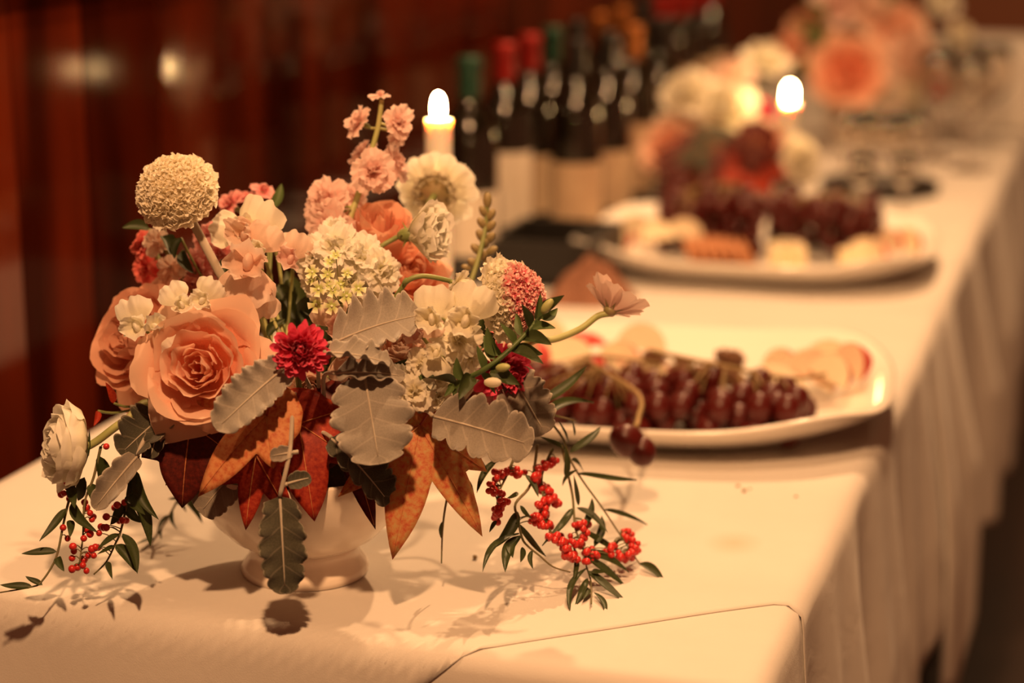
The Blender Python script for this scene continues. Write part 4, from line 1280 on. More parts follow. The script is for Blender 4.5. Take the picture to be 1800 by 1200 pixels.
sprig('drooping pepperberry sprig with two red clusters right of the gold leaf', ZR,
      [[(500, 440), (450, 560), (460, 680), (480, 800), (540, 870), (620, 940)],
       [(320, 490), (290, 560), (250, 650), (245, 740)],
       [(430, 420), (400, 600), (330, 690), (340, 760), (360, 850), (390, 890), (440, 930), (500, 980), (580, 1005)]],
      [((330, 780), (490, 925), 18), ((340, 730), (230, 880), 24), ((345, 830), (180, 920), 20), ((350, 840), (285, 975), 24), ((360, 890), (355, 960), 12), ((405, 905), (405, 985), 11), ((245, 490), (150, 630), 14), ((375, 560), (440, 650), 14), ((350, 700), (410, 755), 10), ((240, 770), (210, 815), 9), ((340, 640), (290, 660), 10), ((350, 850), (310, 900), 22), ((190, 540), (185, 490), 7)],
      along(rb, [[(365, 555), (300, 540), (240, 560), (215, 630), (280, 670), (240, 730), (245, 765)], [(510, 490), (440, 530), (420, 590), (480, 640), (520, 680), (440, 690), (470, 740), (410, 765), (490, 800)], [(480, 840), (540, 860), (570, 920), (610, 950)]], [64, 100, 50], 17), 1.6, px(900, 770, 1.60), 'pepperberry sprigs', 2, dR)
dL = lambda x, y: 1.575 - max(0, y - 850) / 9000
sprig('pepperberry sprig hanging at the far left with a trailing curled end', ZL,
      [[(500, 300), (430, 500), (380, 640), (350, 770), (310, 950), (230, 1080), (170, 1110), (0, 1140)],
       [(560, 330), (520, 500), (470, 640), (460, 830), (440, 980)]],
      [((365, 675), (215, 835), 18), ((315, 915), (120, 905), 20), ((320, 945), (345, 1005), 16), ((180, 1110), (0, 1085), 18), ((235, 1100), (145, 1040), 14), ((400, 640), (520, 770), 22), ((390, 550), (410, 650), 20), ((545, 380), (565, 590), 26), ((500, 540), (520, 660), 22), ((385, 740), (385, 820), 16), ((470, 500), (420, 640), 24)],
      [(370, 525), (375, 555), (340, 595), (390, 600), (355, 590), (470, 640), (480, 670), (350, 780), (375, 840), (405, 885), (410, 910), (400, 950), (400, 1010), (430, 1000), (480, 1020), (465, 960), (490, 935), (520, 935), (510, 900), (465, 840), (500, 815), (480, 790), (460, 990), (470, 955), (520, 720), (510, 735), (500, 700), (590, 330), (385, 620)], 1.57, px(190, 770, 1.575), 'pepperberry sprigs', 3, dL)
sprig('leafy pepperberry sprig hanging left below the pale tongue-shaped leaf', ZL,
      [[(770, 380), (740, 470), (710, 620), (670, 800), (640, 870), (590, 970), (520, 1040)]],
      [((660, 815), (545, 880), 16), ((680, 815), (765, 1000), 22), ((645, 875), (745, 1005), 22), ((635, 880), (545, 910), 12), ((600, 970), (625, 1035), 13), ((755, 465), (865, 715), 24), ((720, 540), (840, 880), 26), ((700, 650), (600, 760), 22), ((690, 655), (790, 745), 20), ((710, 600), (800, 690), 22), ((740, 480), (700, 600), 16)],
      [(690, 640), (650, 655), (635, 670), (680, 740), (660, 742), (700, 740), (550, 810), (560, 775), (590, 780), (545, 890), (575, 780), (590, 720), (530, 890)], 1.56, px(245, 780, 1.565), 'pepperberry sprigs', 4, dL)
sprig('blurred narrow-leaved sprig lying behind the bowl on the left', ZL,
      [[(1060, 480), (1000, 600), (930, 730), (850, 850), (790, 900)]],
      [((1000, 600), (1130, 750), 14), ((1010, 620), (930, 610), 10), ((960, 680), (970, 800), 10), ((940, 710), (850, 830), 12), ((980, 640), (1040, 690), 10), ((900, 780), (880, 850), 9), ((860, 840), (760, 855), 9), ((1080, 580), (1110, 640), 12)], [], 1.72, px(330, 830, 1.70), 'pepperberry sprigs', 5)
sprig('single thin leaf stalk hanging in front of the bowl shadow at the right', lambda X, Y: (X, Y), [[(800, 830), (785, 880), (778, 930), (776, 990)]], [((779, 915), (776, 950), 8), ((815, 840), (838, 870), 9)], [], 1.60, px(800, 830, 1.60), 'pepperberry sprigs', 6)
# ------------------------------------------------------------------ candles
def candle(label, base, ztop, r, lean, wl):
    t = thing('candle', label, 'candle', base)
    h = ztop - base.z
    hz = 0.055
    part('wax', lathe([(0, hz - .02), (r, hz - .02), (r * 1.0, hz), (r, h - .006), (r * 1.04, h - .002), (r * .98, h + .0015), (r * .8, h - .001), (r * .35, h - .005), (0, h - .006)], 28).mesh('wax'), M['wax'], t, Tm(base))
    wk = part('wick', tube([(0, 0, h - .007), (.0006, 0, h + .003), (.0016, 0, h + .007)], .0009, 6).mesh('wick'), M['wick'], t, Tm(base))
    prof = [(0, 0.0), (.0036, .0018), (.0058, .006), (.0064, .011), (.0062, .0165), (.0050, .0215), (.0030, .0248), (0, .0262)]
    part('flame', lathe(prof, 16).mesh('flame'), M['flame'], t, Tm(base + Vector((0, 0, h - .002))) @ S(wl))
    hd = thing('candle_holder', label.replace('candle', 'candle base', 1) if False else 'low brass holder under the ' + wl_name[label], 'holder', base)
    part('holder_base', lathe([(0, 0), (.040, 0), (.042, .004), (.036, .008), (.014, .014), (.010, .024), (.013, .032)], 28).mesh('holder_base'), M['brass'], hd, Tm(base))
    part('holder_cup', lathe([(.010, .028), (.018, .034), (r + .004, .040), (r + .004, .056), (r + .0008, .056), (r + .0008, .036), (0, .034)], 28).mesh('holder_cup'), M['brass'], hd, Tm(base))
    return t
wl_name = {'near lit ivory taper candle behind the bouquet': 'near candle', 'far lit ivory candle beside the second bouquet': 'far candle'}
fl1 = px(771, 219, 1.95)
candle('near lit ivory taper candle behind the bouquet', Vector((fl1.x, fl1.y, TZ)), fl1.z + .004, .0132, 0, 1.12)
fl2 = px(1388, 182, 3.12)
candle('far lit ivory candle beside the second bouquet', Vector((fl2.x, fl2.y, TZ)), fl2.z, .0125, 0, 1.25)

# ------------------------------------------------------------------ wine bottles along the wall
BP = [(0, 0), (.033, 0), (.0365, .003), (.0375, .008), (.0375, .185), (.0360, .200), (.029, .222), (.0195, .236), (.0148, .247), (.0140, .285), (.0156, .287), (.0156, .296), (.0135, .299), (0, .299)]
b_body = lathe(BP, 32).mesh('bottle_glass')
b_cap = lathe([(.0152, .238), (.0152, .262), (.0150, .284), (.0166, .286), (.0166, .299), (.0150, .3012), (0, .3015)], 24).mesh('capsule')
def b_label(z0, z1):
    v, f, uv = grid(20, 2, lambda u, w: (.0381 * math.cos(-2.9 + 3.3 * u), .0381 * math.sin(-2.9 + 3.3 * u), z0 + (z1 - z0) * w))
    return MB().add(v, f, uv).mesh('label')
b_l1, b_l2 = b_label(.045, .150), b_label(.040, .125)
def bottle(x, y, cap, lab, label, big=True, rz=0):
    t = thing('wine_bottle', label, 'bottle', (x, y, TZ), 'wine bottles along the panelled wall')
    A = Tm((x, y, TZ)) @ Rz(rz)
    part('bottle_glass', b_body, M['glass_dark'], t, A)
    part('capsule', b_cap, M[cap], t, A)
    part('paper_label', b_l1 if big else b_l2, M[lab], t, A)
bottle(-.852, 2.575, 'foil_teal', 'paper', 'teal-capped wine bottle nearest the candle, first by the wall', False)
bottle(-.865, 2.775, 'foil_red', 'paper', 'red-capped wine bottle with a tall cream label, left of the two', True, .15)
bottle(-.870, 2.915, 'foil_red', 'paper_tan', 'red-capped wine bottle right beside the tall cream label', False, .1)
bottle(-.872, 3.045, 'foil_teal', 'paper_tan', 'dark teal-capped wine bottle after the two red caps', False, .2)
bottle(-.872, 3.180, 'foil_black', 'paper_tan', 'black-capped wine bottle in the middle of the wall row', True, .1)
bottle(-.872, 3.330, 'foil_gold', 'paper_tan', 'first amber-capped wine bottle in the wall row', True, .1)
bottle(-.872, 3.480, 'foil_gold', 'paper', 'second amber-capped wine bottle in the wall row', False, .2)
bottle(-.872, 3.630, 'foil_black', 'paper_tan', 'black-capped wine bottle just before the far red caps', True, .1)
for i, yb in enumerate((3.80, 3.95, 4.10, 4.26)):
    bottle(-.875, yb, 'foil_red', 'paper_tan', ('first', 'second', 'third', 'last')[i] + ' far red-capped wine bottle toward the back bouquet', True, .1)
bottle(-.785, 2.865, 'foil_black', 'paper_tan', 'front-row wine bottle directly behind the black crate', False, .3)
bottle(-.772, 2.995, 'foil_black', 'paper_tan', 'front-row wine bottle second from the black crate', False, .3)
bottle(-.765, 3.125, 'foil_gold', 'paper_tan', 'front-row amber-capped wine bottle third from the black crate', True, .3)
bottle(-.755, 3.270, 'foil_black', 'paper', 'front-row wine bottle with a bright cream label by the far bouquet', True, .4)

# black crate
cr = thing('black_crate', 'small open black crate in front of the wine bottles', 'crate', (-.765, 2.67, TZ))
x0, x1, y0, y1, h = -.825, -.680, 2.555, 2.735, .062
for nm, bx in (('crate_bottom', (x0, x1, y0, y1, TZ + .001, TZ + .008)), ('crate_side', (x0, x0 + .008, y0, y1, TZ + .008, TZ + h)), ('crate_side', (x1 - .008, x1, y0, y1, TZ + .008, TZ + h)), ('crate_side', (x0 + .008, x1 - .008, y0, y0 + .008, TZ + .008, TZ + h)), ('crate_side', (x0 + .008, x1 - .008, y1 - .008, y1, TZ + .008, TZ + h))):
    mb = MB(); box(mb, *bx, None, .0015)
    part(nm, mb.mesh(nm, False), M['black'], cr)

# crumpled brown napkin
nc = tb(1040, 528)
def nap(u, w):
    x, y = (u - .5) * .150, (w - .5) * .120
    e = min(1, math.hypot(u - .5, w - .5) * 2)
    th = math.atan2(w - .5, u - .5)
    ridge = abs(math.sin(3.5 * th + 2.2 * e + .6)) ** .7
    hgt = .052 * (1 - e) ** .8 * (.45 + .55 * ridge) + .012 * ridge * (1 - e * .5) + .004 * math.sin(31 * u + 11 * w) * (1 - e)
    k = 1 - .22 * ridge * e
    return (x * k, y * k, max(.0008, hgt - .006 * e))
v, f, uv = grid(56, 48, nap)
nk = single('napkin', MB().add(v, f, uv).mesh('napkin'), M['napkin'], 'crumpled brown linen napkin between the two platters', 'napkin', Tm(nc) @ Rz(.5))
nk.modifiers.new('thickness', 'SOLIDIFY').thickness = .0015

# ------------------------------------------------------------------ platters
def platter(label, c, a, b, rz, n=3.2):
    prof = [(0, .004), (.58, .004), (.62, .0), (.66, .0), (.80, .009), (.93, .023), (1.0, .034), (1.003, .0365), (.985, .0375), (.93, .0295), (.80, .0155), (.66, .0075), (.60, .0065), (0, .0065)]
    N = 96
    v, f, uv = [], [], []
    for j, (s, z) in enumerate(prof):
        for k in range(N):
            t = 2 * math.pi * k / N
            ct, st_ = math.cos(t), math.sin(t)
            x = a * math.copysign(abs(ct) ** (2 / n), ct)
            y = b * math.copysign(abs(st_) ** (2 / n), st_)
            lift = 1 + .35 * (abs(ct * st_) * 2) ** 3 * max(0, (s - .6) / .4)
            v.append((x * s, y * s, z * lift)); uv.append((k / N, j / 13))
    for j in range(len(prof) - 1):
        for k in range(N):
            f.append((j * N + k, j * N + (k + 1) % N, (j + 1) * N + (k + 1) % N, (j + 1) * N + k))
    return single('platter', MB().add(v, f, uv).mesh('platter'), M['china'], label, 'platter', Tm(c) @ Rz(rz))
PC1 = Vector((-.503, 2.015, TZ + .001))
PC2 = Vector((-.505, 2.800, TZ + .001))
platter('near white china platter with red grapes and apple slices', PC1, .282, .222, math.radians(5))
platter('far white china platter in front of the second bouquet', PC2, .250, .205, math.radians(2))

M['rachis'] = mat('tan_grape_stalk', (.32, .20, .09), .7, (.24, .17, .06), 50)
g_m = MB(); ellipsoid(g_m, S((1, 1, 1.15)), 16, 10)
grape_me = g_m.mesh('grape')
def bunch(label, pts, rad, stalk, seed, group='red grape bunches'):
    rg = random.Random(seed)
    base = Vector((sum(p[0] for p in pts) / len(pts), sum(p[1] for p in pts) / len(pts), min(p[2] for p in pts) - rad))
    t = thing('grape_bunch', label, 'grapes', base, group)
    mb = MB()
    sp = catmull([Vector(s) for s in stalk], 5)
    tube(sp, .0028, 6, mb, .0018)
    for p in pts:
        p = Vector(p)
        part('grape', grape_me, M['grape'], t, Tm(p) @ Rz(rg.uniform(0, 6)) @ Rx(rg.uniform(-1, 1)) @ S(rad * rg.uniform(.88, 1.1)))
        q = min(sp, key=lambda s: (s - p).length)
        if (q - p).length < .09:
            tube([p, p.lerp(q, .5) + Vector((0, 0, .003)), q], .0009, 4, mb)
    part('stalk', mb.mesh('stalk'), M['rachis'], t)
    return t
def heap(rg, n, x0, x1, y0, y1, zb, rad, zmax):
    out = []
    tries = 0
    while len(out) < n and tries < 6000:
        tries += 1
        x, y = rg.uniform(x0, x1), rg.uniform(y0, y1)
        z = zb + rad
        ok = True
        for q in out:
            d2 = (x - q[0]) ** 2 + (y - q[1]) ** 2
            if d2 < (1.75 * rad) ** 2:
                z = max(z, q[2] + math.sqrt((1.78 * rad) ** 2 - d2))
        if z < zmax:
            out.append((x, y, z))
    return out
rg = random.Random(3)
zb = TZ + .010
GR = .0135
b1 = heap(rg, 34, -.710, -.580, 1.845, 1.955, zb, GR, TZ + .049)
bunch('red grape bunch at the left of the near platter behind the berries', b1, GR, [(-.72, 1.95, TZ + .05), (-.65, 1.93, TZ + .06), (-.59, 1.95, TZ + .05)], 1)
pr = [tb(1103, 776, TZ + .030), tb(1126, 790, TZ + .022)]
ov = [pxt(1102, 774, 1.80), pxt(1127, 792, 1.80)]
b2 = heap(rg, 38, -.580, -.435, 1.845, 1.965, zb, GR, TZ + .050) + [tuple(q) for q in ov]
bunch('middle red grape bunch with a pair hanging over the platter rim', b2, GR, [tuple(ov[0].lerp(ov[1], .5) + Vector((0, .004, .016))), tuple(px(1122, 735, 1.84)), tuple(px(1120, 690, 1.90)), (-.52, 1.94, TZ + .07), (-.45, 1.97, TZ + .06)], 2)
b3 = heap(rg, 34, -.435, -.300, 1.870, 1.985, zb, GR, TZ + .050)
bunch('right red grape bunch near the shining corner of the platter', b3, GR, [(-.46, 1.98, TZ + .07), (-.38, 1.96, TZ + .065), (-.32, 1.99, TZ + .05), (-.285, 2.00, TZ + .055)], 3)

# fruit slices
def slice_meshes(R=.030, ang=38, n=14):
    fl, sk = MB(), MB()
    h = math.radians(ang) / 2
    vs = []
    for s in (-1, 1):
        v = [(0, 0, 0)]
        for k in range(n + 1):
            t = math.pi * k / n
            r = R * math.sin(t); z = -R * math.cos(t) * .95
            v.append((r * math.cos(s * h), r * math.sin(s * h), z))
        f = [(0, k + 1, k + 2) if s > 0 else (0, k + 2, k + 1) for k in range(n)]
        fl.add(v, f)
    v, f, uv = grid(6, n, lambda u, w: (R * 1.01 * math.sin(math.pi * w) * math.cos(h * (2 * u - 1)), R * 1.01 * math.sin(math.pi * w) * math.sin(h * (2 * u - 1)), -R * .96 * math.cos(math.pi * w)))
    sk.add(v, f, uv)
    return fl.mesh('flesh', False), sk.mesh('skin')
sl_f, sl_s = slice_meshes()
def apple(label, c, rz, tilt, s, group, flip=False):
    t = thing('apple_slice', label, 'fruit', c, group)
    A = Tm(c) @ Rz((rz - 3.1) * .25) @ Rx(math.radians(55 if flip else -38) + .2 * math.sin(rz * 3)) @ Ry(-tilt) @ S(s * .92)
    part('flesh', sl_f, M['flesh'], t, A)
    part('skin', sl_s, M['skin'], t, A)
ra = random.Random(6)
for i, (x, y) in enumerate([(-.70, 2.05), (-.66, 2.10), (-.62, 2.04), (-.58, 2.09), (-.54, 2.05), (-.50, 2.11), (-.67, 2.01), (-.57, 2.135), (-.60, 2.01), (-.52, 2.03), (-.64, 2.07), (-.56, 2.03), (-.52, 2.08), (-.68, 2.08), (-.61, 2.12), (-.48, 2.05)]):
    apple('pale red-skinned apple slice fanned at the left back of the near platter', Vector((x, y - .015, TZ + .026 + .008 * (i % 3))), ra.uniform(0, 6.2), math.radians(ra.uniform(70, 110) if i % 2 else ra.uniform(20, 60)), ra.uniform(.9, 1.15), 'apple slices, left of the near platter', i % 3 == 1)
for i, (x, y) in enumerate([(-.345, 2.05), (-.315, 2.09), (-.29, 2.05), (-.35, 2.11), (-.30, 2.13), (-.275, 2.09), (-.33, 2.03), (-.31, 2.07)]):
    apple('pale red-skinned apple slice at the right corner of the near platter', Vector((x, y - .02, TZ + .026 + .008 * (i % 3))), ra.uniform(0, 6.2), math.radians(ra.uniform(60, 110)), ra.uniform(.9, 1.1), 'apple slices, right corner of the near platter')

def nut_mesh(seed):
    rg = random.Random(seed)
    p = [rg.uniform(0, 6) for _ in range(4)]
    def fn(u, w):
        t, a = math.pi * w, 2 * math.pi * u
        r = 1 + .16 * math.sin(5 * a + p[0]) * math.sin(t) + .12 * math.sin(7 * t + p[1]) + .10 * math.sin(3 * a + 4 * t + p[2])
        if abs(math.sin(a)) < .2: r *= .86
        return (r * math.sin(t) * math.cos(a), .8 * r * math.sin(t) * math.sin(a), .62 * r * math.cos(t))
    v, f, uv = grid(20, 12, fn, True)
    return MB().add(v, f, uv).mesh('walnut_half')
nm_ = [nut_mesh(i) for i in range(3)]
for i in range(24):
    c = Vector((ra.uniform(-.485, -.385), ra.uniform(1.98, 2.08), TZ + .021 + .012 * (i // 8)))
    single('walnut', nm_[i % 3], M['walnut'], 'toasted walnut half heaped behind the grapes on the near platter', 'nut', Tm(c) @ Rz(ra.uniform(0, 6)) @ Rx(ra.uniform(-.6, .6)) @ S(ra.uniform(.012, .016)), 'walnuts on the near platter')

# far platter: grapes, crackers, cheese wedges, apple slices
rg = random.Random(9)
b4 = heap(rg, 70, -.640, -.490, 2.790, 2.925, zb, .0125, TZ + .090)
bunch('dark grape bunch on the far platter below the second bouquet, left side', b4, .0125, [(-.64, 2.87, TZ + .08), (-.56, 2.86, TZ + .10), (-.50, 2.88, TZ + .08)], 4, 'grapes on the far platter')
b5 = heap(rg, 66, -.490, -.345, 2.790, 2.925, zb, .0125, TZ + .085)
bunch('dark grape bunch on the far platter, right side by the small glasses', b5, .0125, [(-.47, 2.87, TZ + .08), (-.40, 2.86, TZ + .095), (-.35, 2.88, TZ + .07)], 5, 'grapes on the far platter')
ck = MB(); lathe([(0, 0), (.021, 0), (.0225, .002), (.021, .0042), (0, .0046)], 20, ck); ckm = ck.mesh('cracker')
for i in range(12):
    c = Vector((-.575 + .014 * (i % 6), 2.70 + .035 * (i // 6) + .004 * math.sin(i), TZ + .028))
    single('cracker', ckm, M['cracker'], ('first', 'second', 'third', 'fourth', 'fifth', 'last')[i % 6] + ' round brown cracker from the left in the ' + ('front', 'back')[i // 6] + ' row on the far platter', 'cracker', Tm(c) @ Ry(math.radians(58)) @ Rx(.1 * math.sin(i)), 'crackers on the far platter')
def cheese(label, c, rz, R=.06, ang=40, h=.028):
    t = thing('cheese_wedge', label, 'cheese', c, 'cheese wedges on the far platter')
    a = math.radians(ang) / 2
    n = 8
    arc = [(R * math.cos(-a + 2 * a * k / n), R * math.sin(-a + 2 * a * k / n)) for k in range(n + 1)]
    pl = [(0, 0)] + arc
    m_ = MB(); q = len(pl)
    m_.add([(x, y, 0) for x, y in pl] + [(x, y, h) for x, y in pl], [tuple(range(q))[::-1], tuple(range(q, 2 * q))] + [(k, (k + 1) % q, q + (k + 1) % q, q + k) for k in (0, q - 1)])
    part('paste', m_.mesh('paste', False), M['cheese'], t, Tm(c) @ Rz(rz))
    r_ = MB()
    v, f, uv = grid(n, 4, lambda u, w: ((R + .002) * math.cos(-a + 2 * a * u), (R + .002) * math.sin(-a + 2 * a * u), -.001 + (h + .002) * w))
    r_.add(v, f, uv)
    o = part('rind', r_.mesh('rind'), M['rind'], t, Tm(c) @ Rz(rz))
for i, (x, y, r) in enumerate([(-.47, 2.71, 1.2), (-.42, 2.72, 2.4), (-.38, 2.735, .4)]):
    cheese(('leftmost', 'middle', 'rightmost')[i] + ' pale cheese wedge at the front of the far platter', Vector((x, y, TZ + .014)), r)
for i, (x, y) in enumerate([(-.70, 2.79), (-.67, 2.76), (-.64, 2.80), (-.63, 2.74), (-.66, 2.83), (-.60, 2.76), (-.69, 2.84)]):
    apple('pink-skinned fruit slice at the left end of the far platter', Vector((x, y, TZ + .026 + .012 * (i % 2))), ra.uniform(0, 6.2), math.radians(ra.uniform(50, 110)), 1.05, 'fruit slices, left of the far platter')
for i, (x, y) in enumerate([(-.35, 2.76), (-.32, 2.78), (-.335, 2.73), (-.30, 2.80)]):
    apple('pink-skinned fruit slice at the right end of the far platter', Vector((x, y, TZ + .026 + .010 * (i % 2))), ra.uniform(0, 6.2), math.radians(ra.uniform(50, 110)), 1.0, 'fruit slices, right of the far platter')

# ------------------------------------------------------------------ glasses
def wine_glass(name, label, p, h=.20, r=.037, liquid=None, group=None):
    s = h / .20
    t = thing(name, label, 'glass', p, group)
    k = r / .037
    out = [(0, .0), (.033 * k, .0), (.0345 * k, .0012), (.033 * k, .0026), (.012, .005), (.0045, .009), (.0036, .02), (.0036, .085 * s), (.006, .093 * s), (.018 * k, .102 * s), (.031 * k, .120 * s), (.037 * k, .142 * s), (.0365 * k, .165 * s), (.031 * k, .20 * s)]
    inn = [(.030 * k, .20 * s), (.0354 * k, .165 * s), (.0358 * k, .142 * s), (.0298 * k, .1215 * s), (.016 * k, .1045 * s), (.0, .099 * s)]
    part('glass', lathe(out + inn, 32).mesh('glass'), M['glass'], t, Tm(p))
    return t
for i, (x, y, lb) in enumerate([(1640, 282, 'leftmost clear wine glass beside the third bouquet'), (1700, 300, 'nearest clear wine glass at the right table edge'), (1682, 252, 'clear wine glass behind the nearest one by the cloth-covered riser'), (1738, 262, 'rightmost clear wine glass in front of the cloth-covered riser')]):
    wine_glass('wine_glass', lb, tb(x, y), group='wine glasses at the right')
wine_glass('cordial_glass', 'small stemmed glass left of two behind the far platter', tb(1512, 392), .105, .020)
wine_glass('cordial_glass', 'small stemmed glass right of two behind the far platter', tb(1585, 388), .105, .020)
tc_ = tb(1545, 338)
ty = thing('serving_tray', 'low round black tray of small glasses beyond the far platter', 'tray', tc_)
part('tray_base', lathe([(0, .001), (.088, .001), (.094, .004), (.098, .018), (.1005, .019), (.100, .015), (.096, .002), (.09, .0), (0, 0)], 48).mesh('tray_base'), M['black'], ty, Tm(tc_))
for i in range(7):
    a = i * 1.047
    rr = 0 if i == 6 else .058
    wine_glass('tasting_glass', ('right-hand', 'far right', 'far left', 'left-hand', 'near left', 'near right', 'centre')[i] + ' one of the small tasting glasses on the black tray', tc_ + Vector((rr * math.cos(a), rr * math.sin(a), .002)), .13, .024, group='tasting glasses on the tray')

# white riser at the far right
rc = tb(1735, 232)
ri = thing('cloth_riser', 'low box covered in white cloth at the far right end of the table', 'riser', Vector((-.36, rc.y + .24, TZ)))
mb = MB(); box(mb, -.50, -.232, rc.y + .04, rc.y + .42, TZ, TZ + .16, None, .003)
part('riser_box', mb.mesh('riser_box', False), M['table_wood'], ri)
me = drape((-.503, -.229, rc.y + .037, rc.y + .423), (-.503 - .165, -.229 + .165, rc.y + .037 - .165, rc.y + .423 + .165), TZ + .164, 60, 60, .006, 30, 5)
part('riser_cloth', me, M['cloth'], ri)

# ------------------------------------------------------------------ second and third bouquets (further down the table)
G2 = 'flowers in the second bouquet'
G3 = 'flowers in the third bouquet'
SHORT = [(4, .14, .60, 0, 0, 140, .1), (5, .32, .62, .04, .0, 110, .07), (5, .50, .55, .13, .03, 100, .05), (6, .64, .40, .32, .08, 88, .06)]
c2 = tb(1290, 392)
cb2 = thing('compote_bowl', 'ivory compote bowl of the second bouquet behind the grapes', 'bowl', c2)
part('bowl', lathe([(0.0, .030), (.044, .026), (.058, .034), (.075, .050), (.086, .070), (.091, .096), (.087, .096), (.080, .070), (.066, .050), (.0, .036)], 40).mesh('bowl'), M['ivory'], cb2, Tm(c2))
part('foot', lathe([(0, .0), (.0505, .0), (.0515, .006), (.0435, .022), (.040, .029), (0, .029)], 40).mesh('foot'), M['ivory'], cb2, Tm(c2))
B2 = c2 + Vector((0, 0, .08))
d2 = 3.16
def q2(label, x, y, ax, r, m, kind, dd=0, g=G2, B=B2, d=d2, seed=0):
    p = px(x, y, d + dd); R = r * (d + dd) / F
    if kind == 'rose':
        rose(label, p, D(*ax), R, m, B, g, rings=SHORT, seed=seed + x, name='garden_rose')
    else:
        carnation(label, p, D(*ax), R, m, B, g, seed + x)
q2('cream blossom at the upper left of the second bouquet', 1208, 172, (-.4, .5, .8), 46, 'cream', 'c')
q2('large cream blossom in the middle of the second bouquet', 1272, 198, (.0, .4, .9), 58, 'cream', 'c', .0)
q2('cream blossom at the top of the second bouquet left of the far candle', 1345, 118, (.1, .8, .6), 46, 'cream', 'c', .16)
q2('blush blossom at the top middle of the second bouquet', 1285, 145, (-.1, .8, .5), 44, 'palepeach', 'c', .06)
q2('peach rose at the left of the second bouquet', 1172, 258, (-.5, .2, .9), 58, 'peach', 'rose', -.02)
q2('orange peach rose low in the middle of the second bouquet', 1345, 258, (.2, .1, 1), 46, 'peach_deep', 'rose', -.04)
q2('pale rose right of the large cream blossom of the second bouquet', 1328, 226, (.3, .3, .9), 40, 'palepeach', 'rose', .05)
q2('cream blossom low at the right of the second bouquet under the candle', 1398, 280, (.5, .0, .9), 44, 'cream', 'c', -.09)
q2('small blush blossom at the lower left of the second bouquet', 1215, 225, (-.3, .2, .9), 36, 'palepeach', 'c', .02)
q2('coral pink blossom at the left edge of the second bouquet', 1135, 215, (-.8, .3, .4), 28, 'coral', 'c', .06)
q2('small magenta blossom beside the far candle', 1345, 196, (.3, .4, .9), 18, 'magenta', 'c', -.07)
for i, (j, tp, mm, lb) in enumerate([
        ((1225, 270, 3.10), (1185, 350, 3.08), 'maple_dark', 'dark autumn leaf hanging at the left of the second bouquet'),
        ((1262, 258, 3.07), (1250, 350, 3.04), 'felt_shaded', 'grey-green leaf hanging in the middle of the second bouquet'),
        ((1325, 280, 3.06), (1345, 368, 3.03), 'maple_red', 'red autumn leaf hanging in the middle of the second bouquet'),
        ((1368, 285, 3.08), (1408, 350, 3.05), 'maple_dark', 'dark autumn leaf hanging right under the candle'),
        ((1225, 305, 3.08), (1240, 385, 3.05), 'maple_dark', 'red autumn leaf drooping over the far platter grapes'),
        ((1290, 290, 3.06), (1295, 375, 3.04), 'maple_dark', 'dark autumn leaf in front of the second bowl'),
        ((1200, 300, 3.12), (1160, 350, 3.10), 'maple_dark', 'small dark leaf at the far left under the peach rose'),
        ((1330, 245, 3.05), (1310, 320, 3.04), 'maple_dark', 'dark leaf between the cream and orange flowers of the second bouquet')]):
    maple(lb, j, tp, mm, (.1, .3, 1), seed=20 + i, base=B2, rs=.42, group='leaves of the second bouquet')

c3 = tb(1522, 262)
vs = thing('vase', 'tall pale grey-white vase of the third bouquet', 'vase', c3)
part('vase_body', lathe([(0, 0), (.062, 0), (.066, .004), (.074, .03), (.082, .07), (.087, .100), (.0885, .105), (.085, .105), (.079, .07), (.070, .03), (.056, .012), (0, .010)], 40).mesh('vase_body'), mat('pale_clay_glaze', (.62, .52, .44), .5, (.55, .45, .38), 12), vs, Tm(c3))
B3 = c3 + Vector((0, 0, .08))
d3 = (c3 - CAM).dot(FW)
def q3(*a, **k): q2(*a, g=G3, B=B3, d=d3, **k)
q3('large coral rose at the centre of the third bouquet', 1492, 122, (-.1, .2, 1), 74, 'peach_deep', 'rose', -.11)
q3('peach blossom at the upper right of the third bouquet', 1570, 62, (.2, .5, .8), 58, 'peach', 'c', -.03)
q3('cream peach blossom at the right of the third bouquet', 1592, 112, (.4, .1, .9), 62, 'palepeach', 'c', -.06)
q3('blush blossom at the top of the third bouquet', 1478, 22, (-.1, .7, .7), 56, 'blush', 'c', 0)
q3('pale blossom cut by the top edge above the coral rose', 1520, 30, (.2, .6, .8), 48, 'palepeach', 'c', -.02)
q3('white blossom alone at the top right of the third bouquet', 1652, 8, (.3, .5, .8), 36, 'white', 'c', .02)
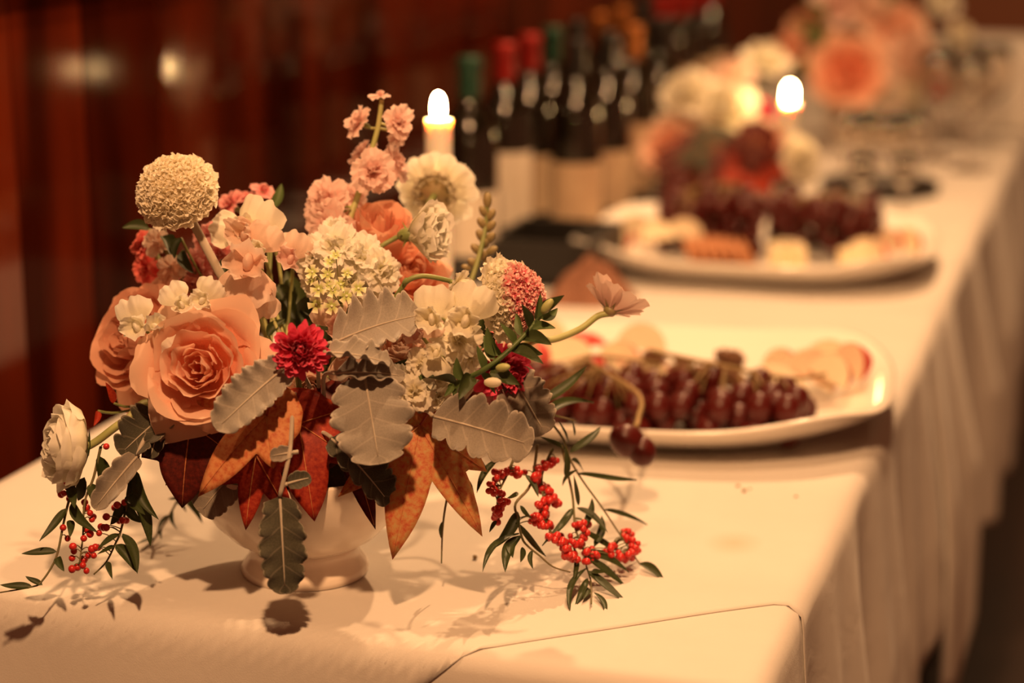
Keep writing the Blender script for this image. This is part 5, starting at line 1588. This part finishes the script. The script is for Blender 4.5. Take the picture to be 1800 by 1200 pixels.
q3('small yellowish blossom at the right above the wine glasses', 1682, 62, (.5, .2, .8), 26, 'cream', 'c', -.02)
q3('orange blossom at the left edge of the third bouquet', 1392, 90, (-.6, .3, .7), 34, 'peach_deep', 'c', 0)
q3('small red blossom low at the right of the third bouquet', 1640, 165, (.6, -.2, .8), 26, 'coral', 'c', -.02)
q3('dark red blossom behind the white one at the top right', 1622, 50, (.3, .3, .7), 26, 'maple_dark', 'c', .08)
q3('tan blossom at the upper left of the third bouquet', 1425, 55, (-.4, .5, .7), 40, 'peach_tan', 'c', .05)
q3('cream blossom hanging over the vase rim on the right', 1590, 160, (.3, -.2, .9), 36, 'cream', 'c', -.06)
lf3 = thing('leafy_stem', 'loose green leaves of the third bouquet', 'leaf', B3, 'leaves of the third bouquet')
for k, (x, y, ex, ey) in enumerate([(1440, 90, 1395, 30), (1450, 95, 1440, 40), (1540, 70, 1520, 95), (1470, 70, 1450, 95), (1560, 10, 1575, -20), (1600, 190, 1615, 215), (1430, 110, 1400, 130), (1545, 40, 1570, 20), (1450, 40, 1420, 0), (1610, 170, 1622, 200)]):
    lance(lf3, px(x, y, d3 - .04), px(ex, ey, d3 - .06), 26, d3, 'green_mid', k, D(0, .5, .8))
    part('stem', tube(catmull([px(x, y, d3 - .04), px(x, y, d3 - .02).lerp(B3, .4), B3], 4), .0012, 5).mesh('stem'), M['stem'], lf3)

# ------------------------------------------------------------------ crumbs on the cloth
cm = MB(); ellipsoid(cm, S((1, .6, .45)), 7, 5); cmm = cm.mesh('crumb')
for i, (x, y, s, lb) in enumerate([(1297, 857, .0022, 'dry leaf crumb on the cloth before the near platter, left bit'), (1308, 866, .0030, 'dry leaf crumb on the cloth before the near platter, middle bit'), (1318, 862, .0016, 'dry leaf crumb on the cloth before the near platter, right bit'), (1399, 876, .0020, 'lone dry crumb on the cloth near the right table edge'), (835, 984, .0034, 'dark seed on the cloth left of the drooping berries')]):
    single('crumb', cmm, M['seed'], lb, 'crumb', Tm(tb(x, y) + Vector((0, 0, s * .45 + .0012))) @ Rz(i * 1.3) @ S(s))
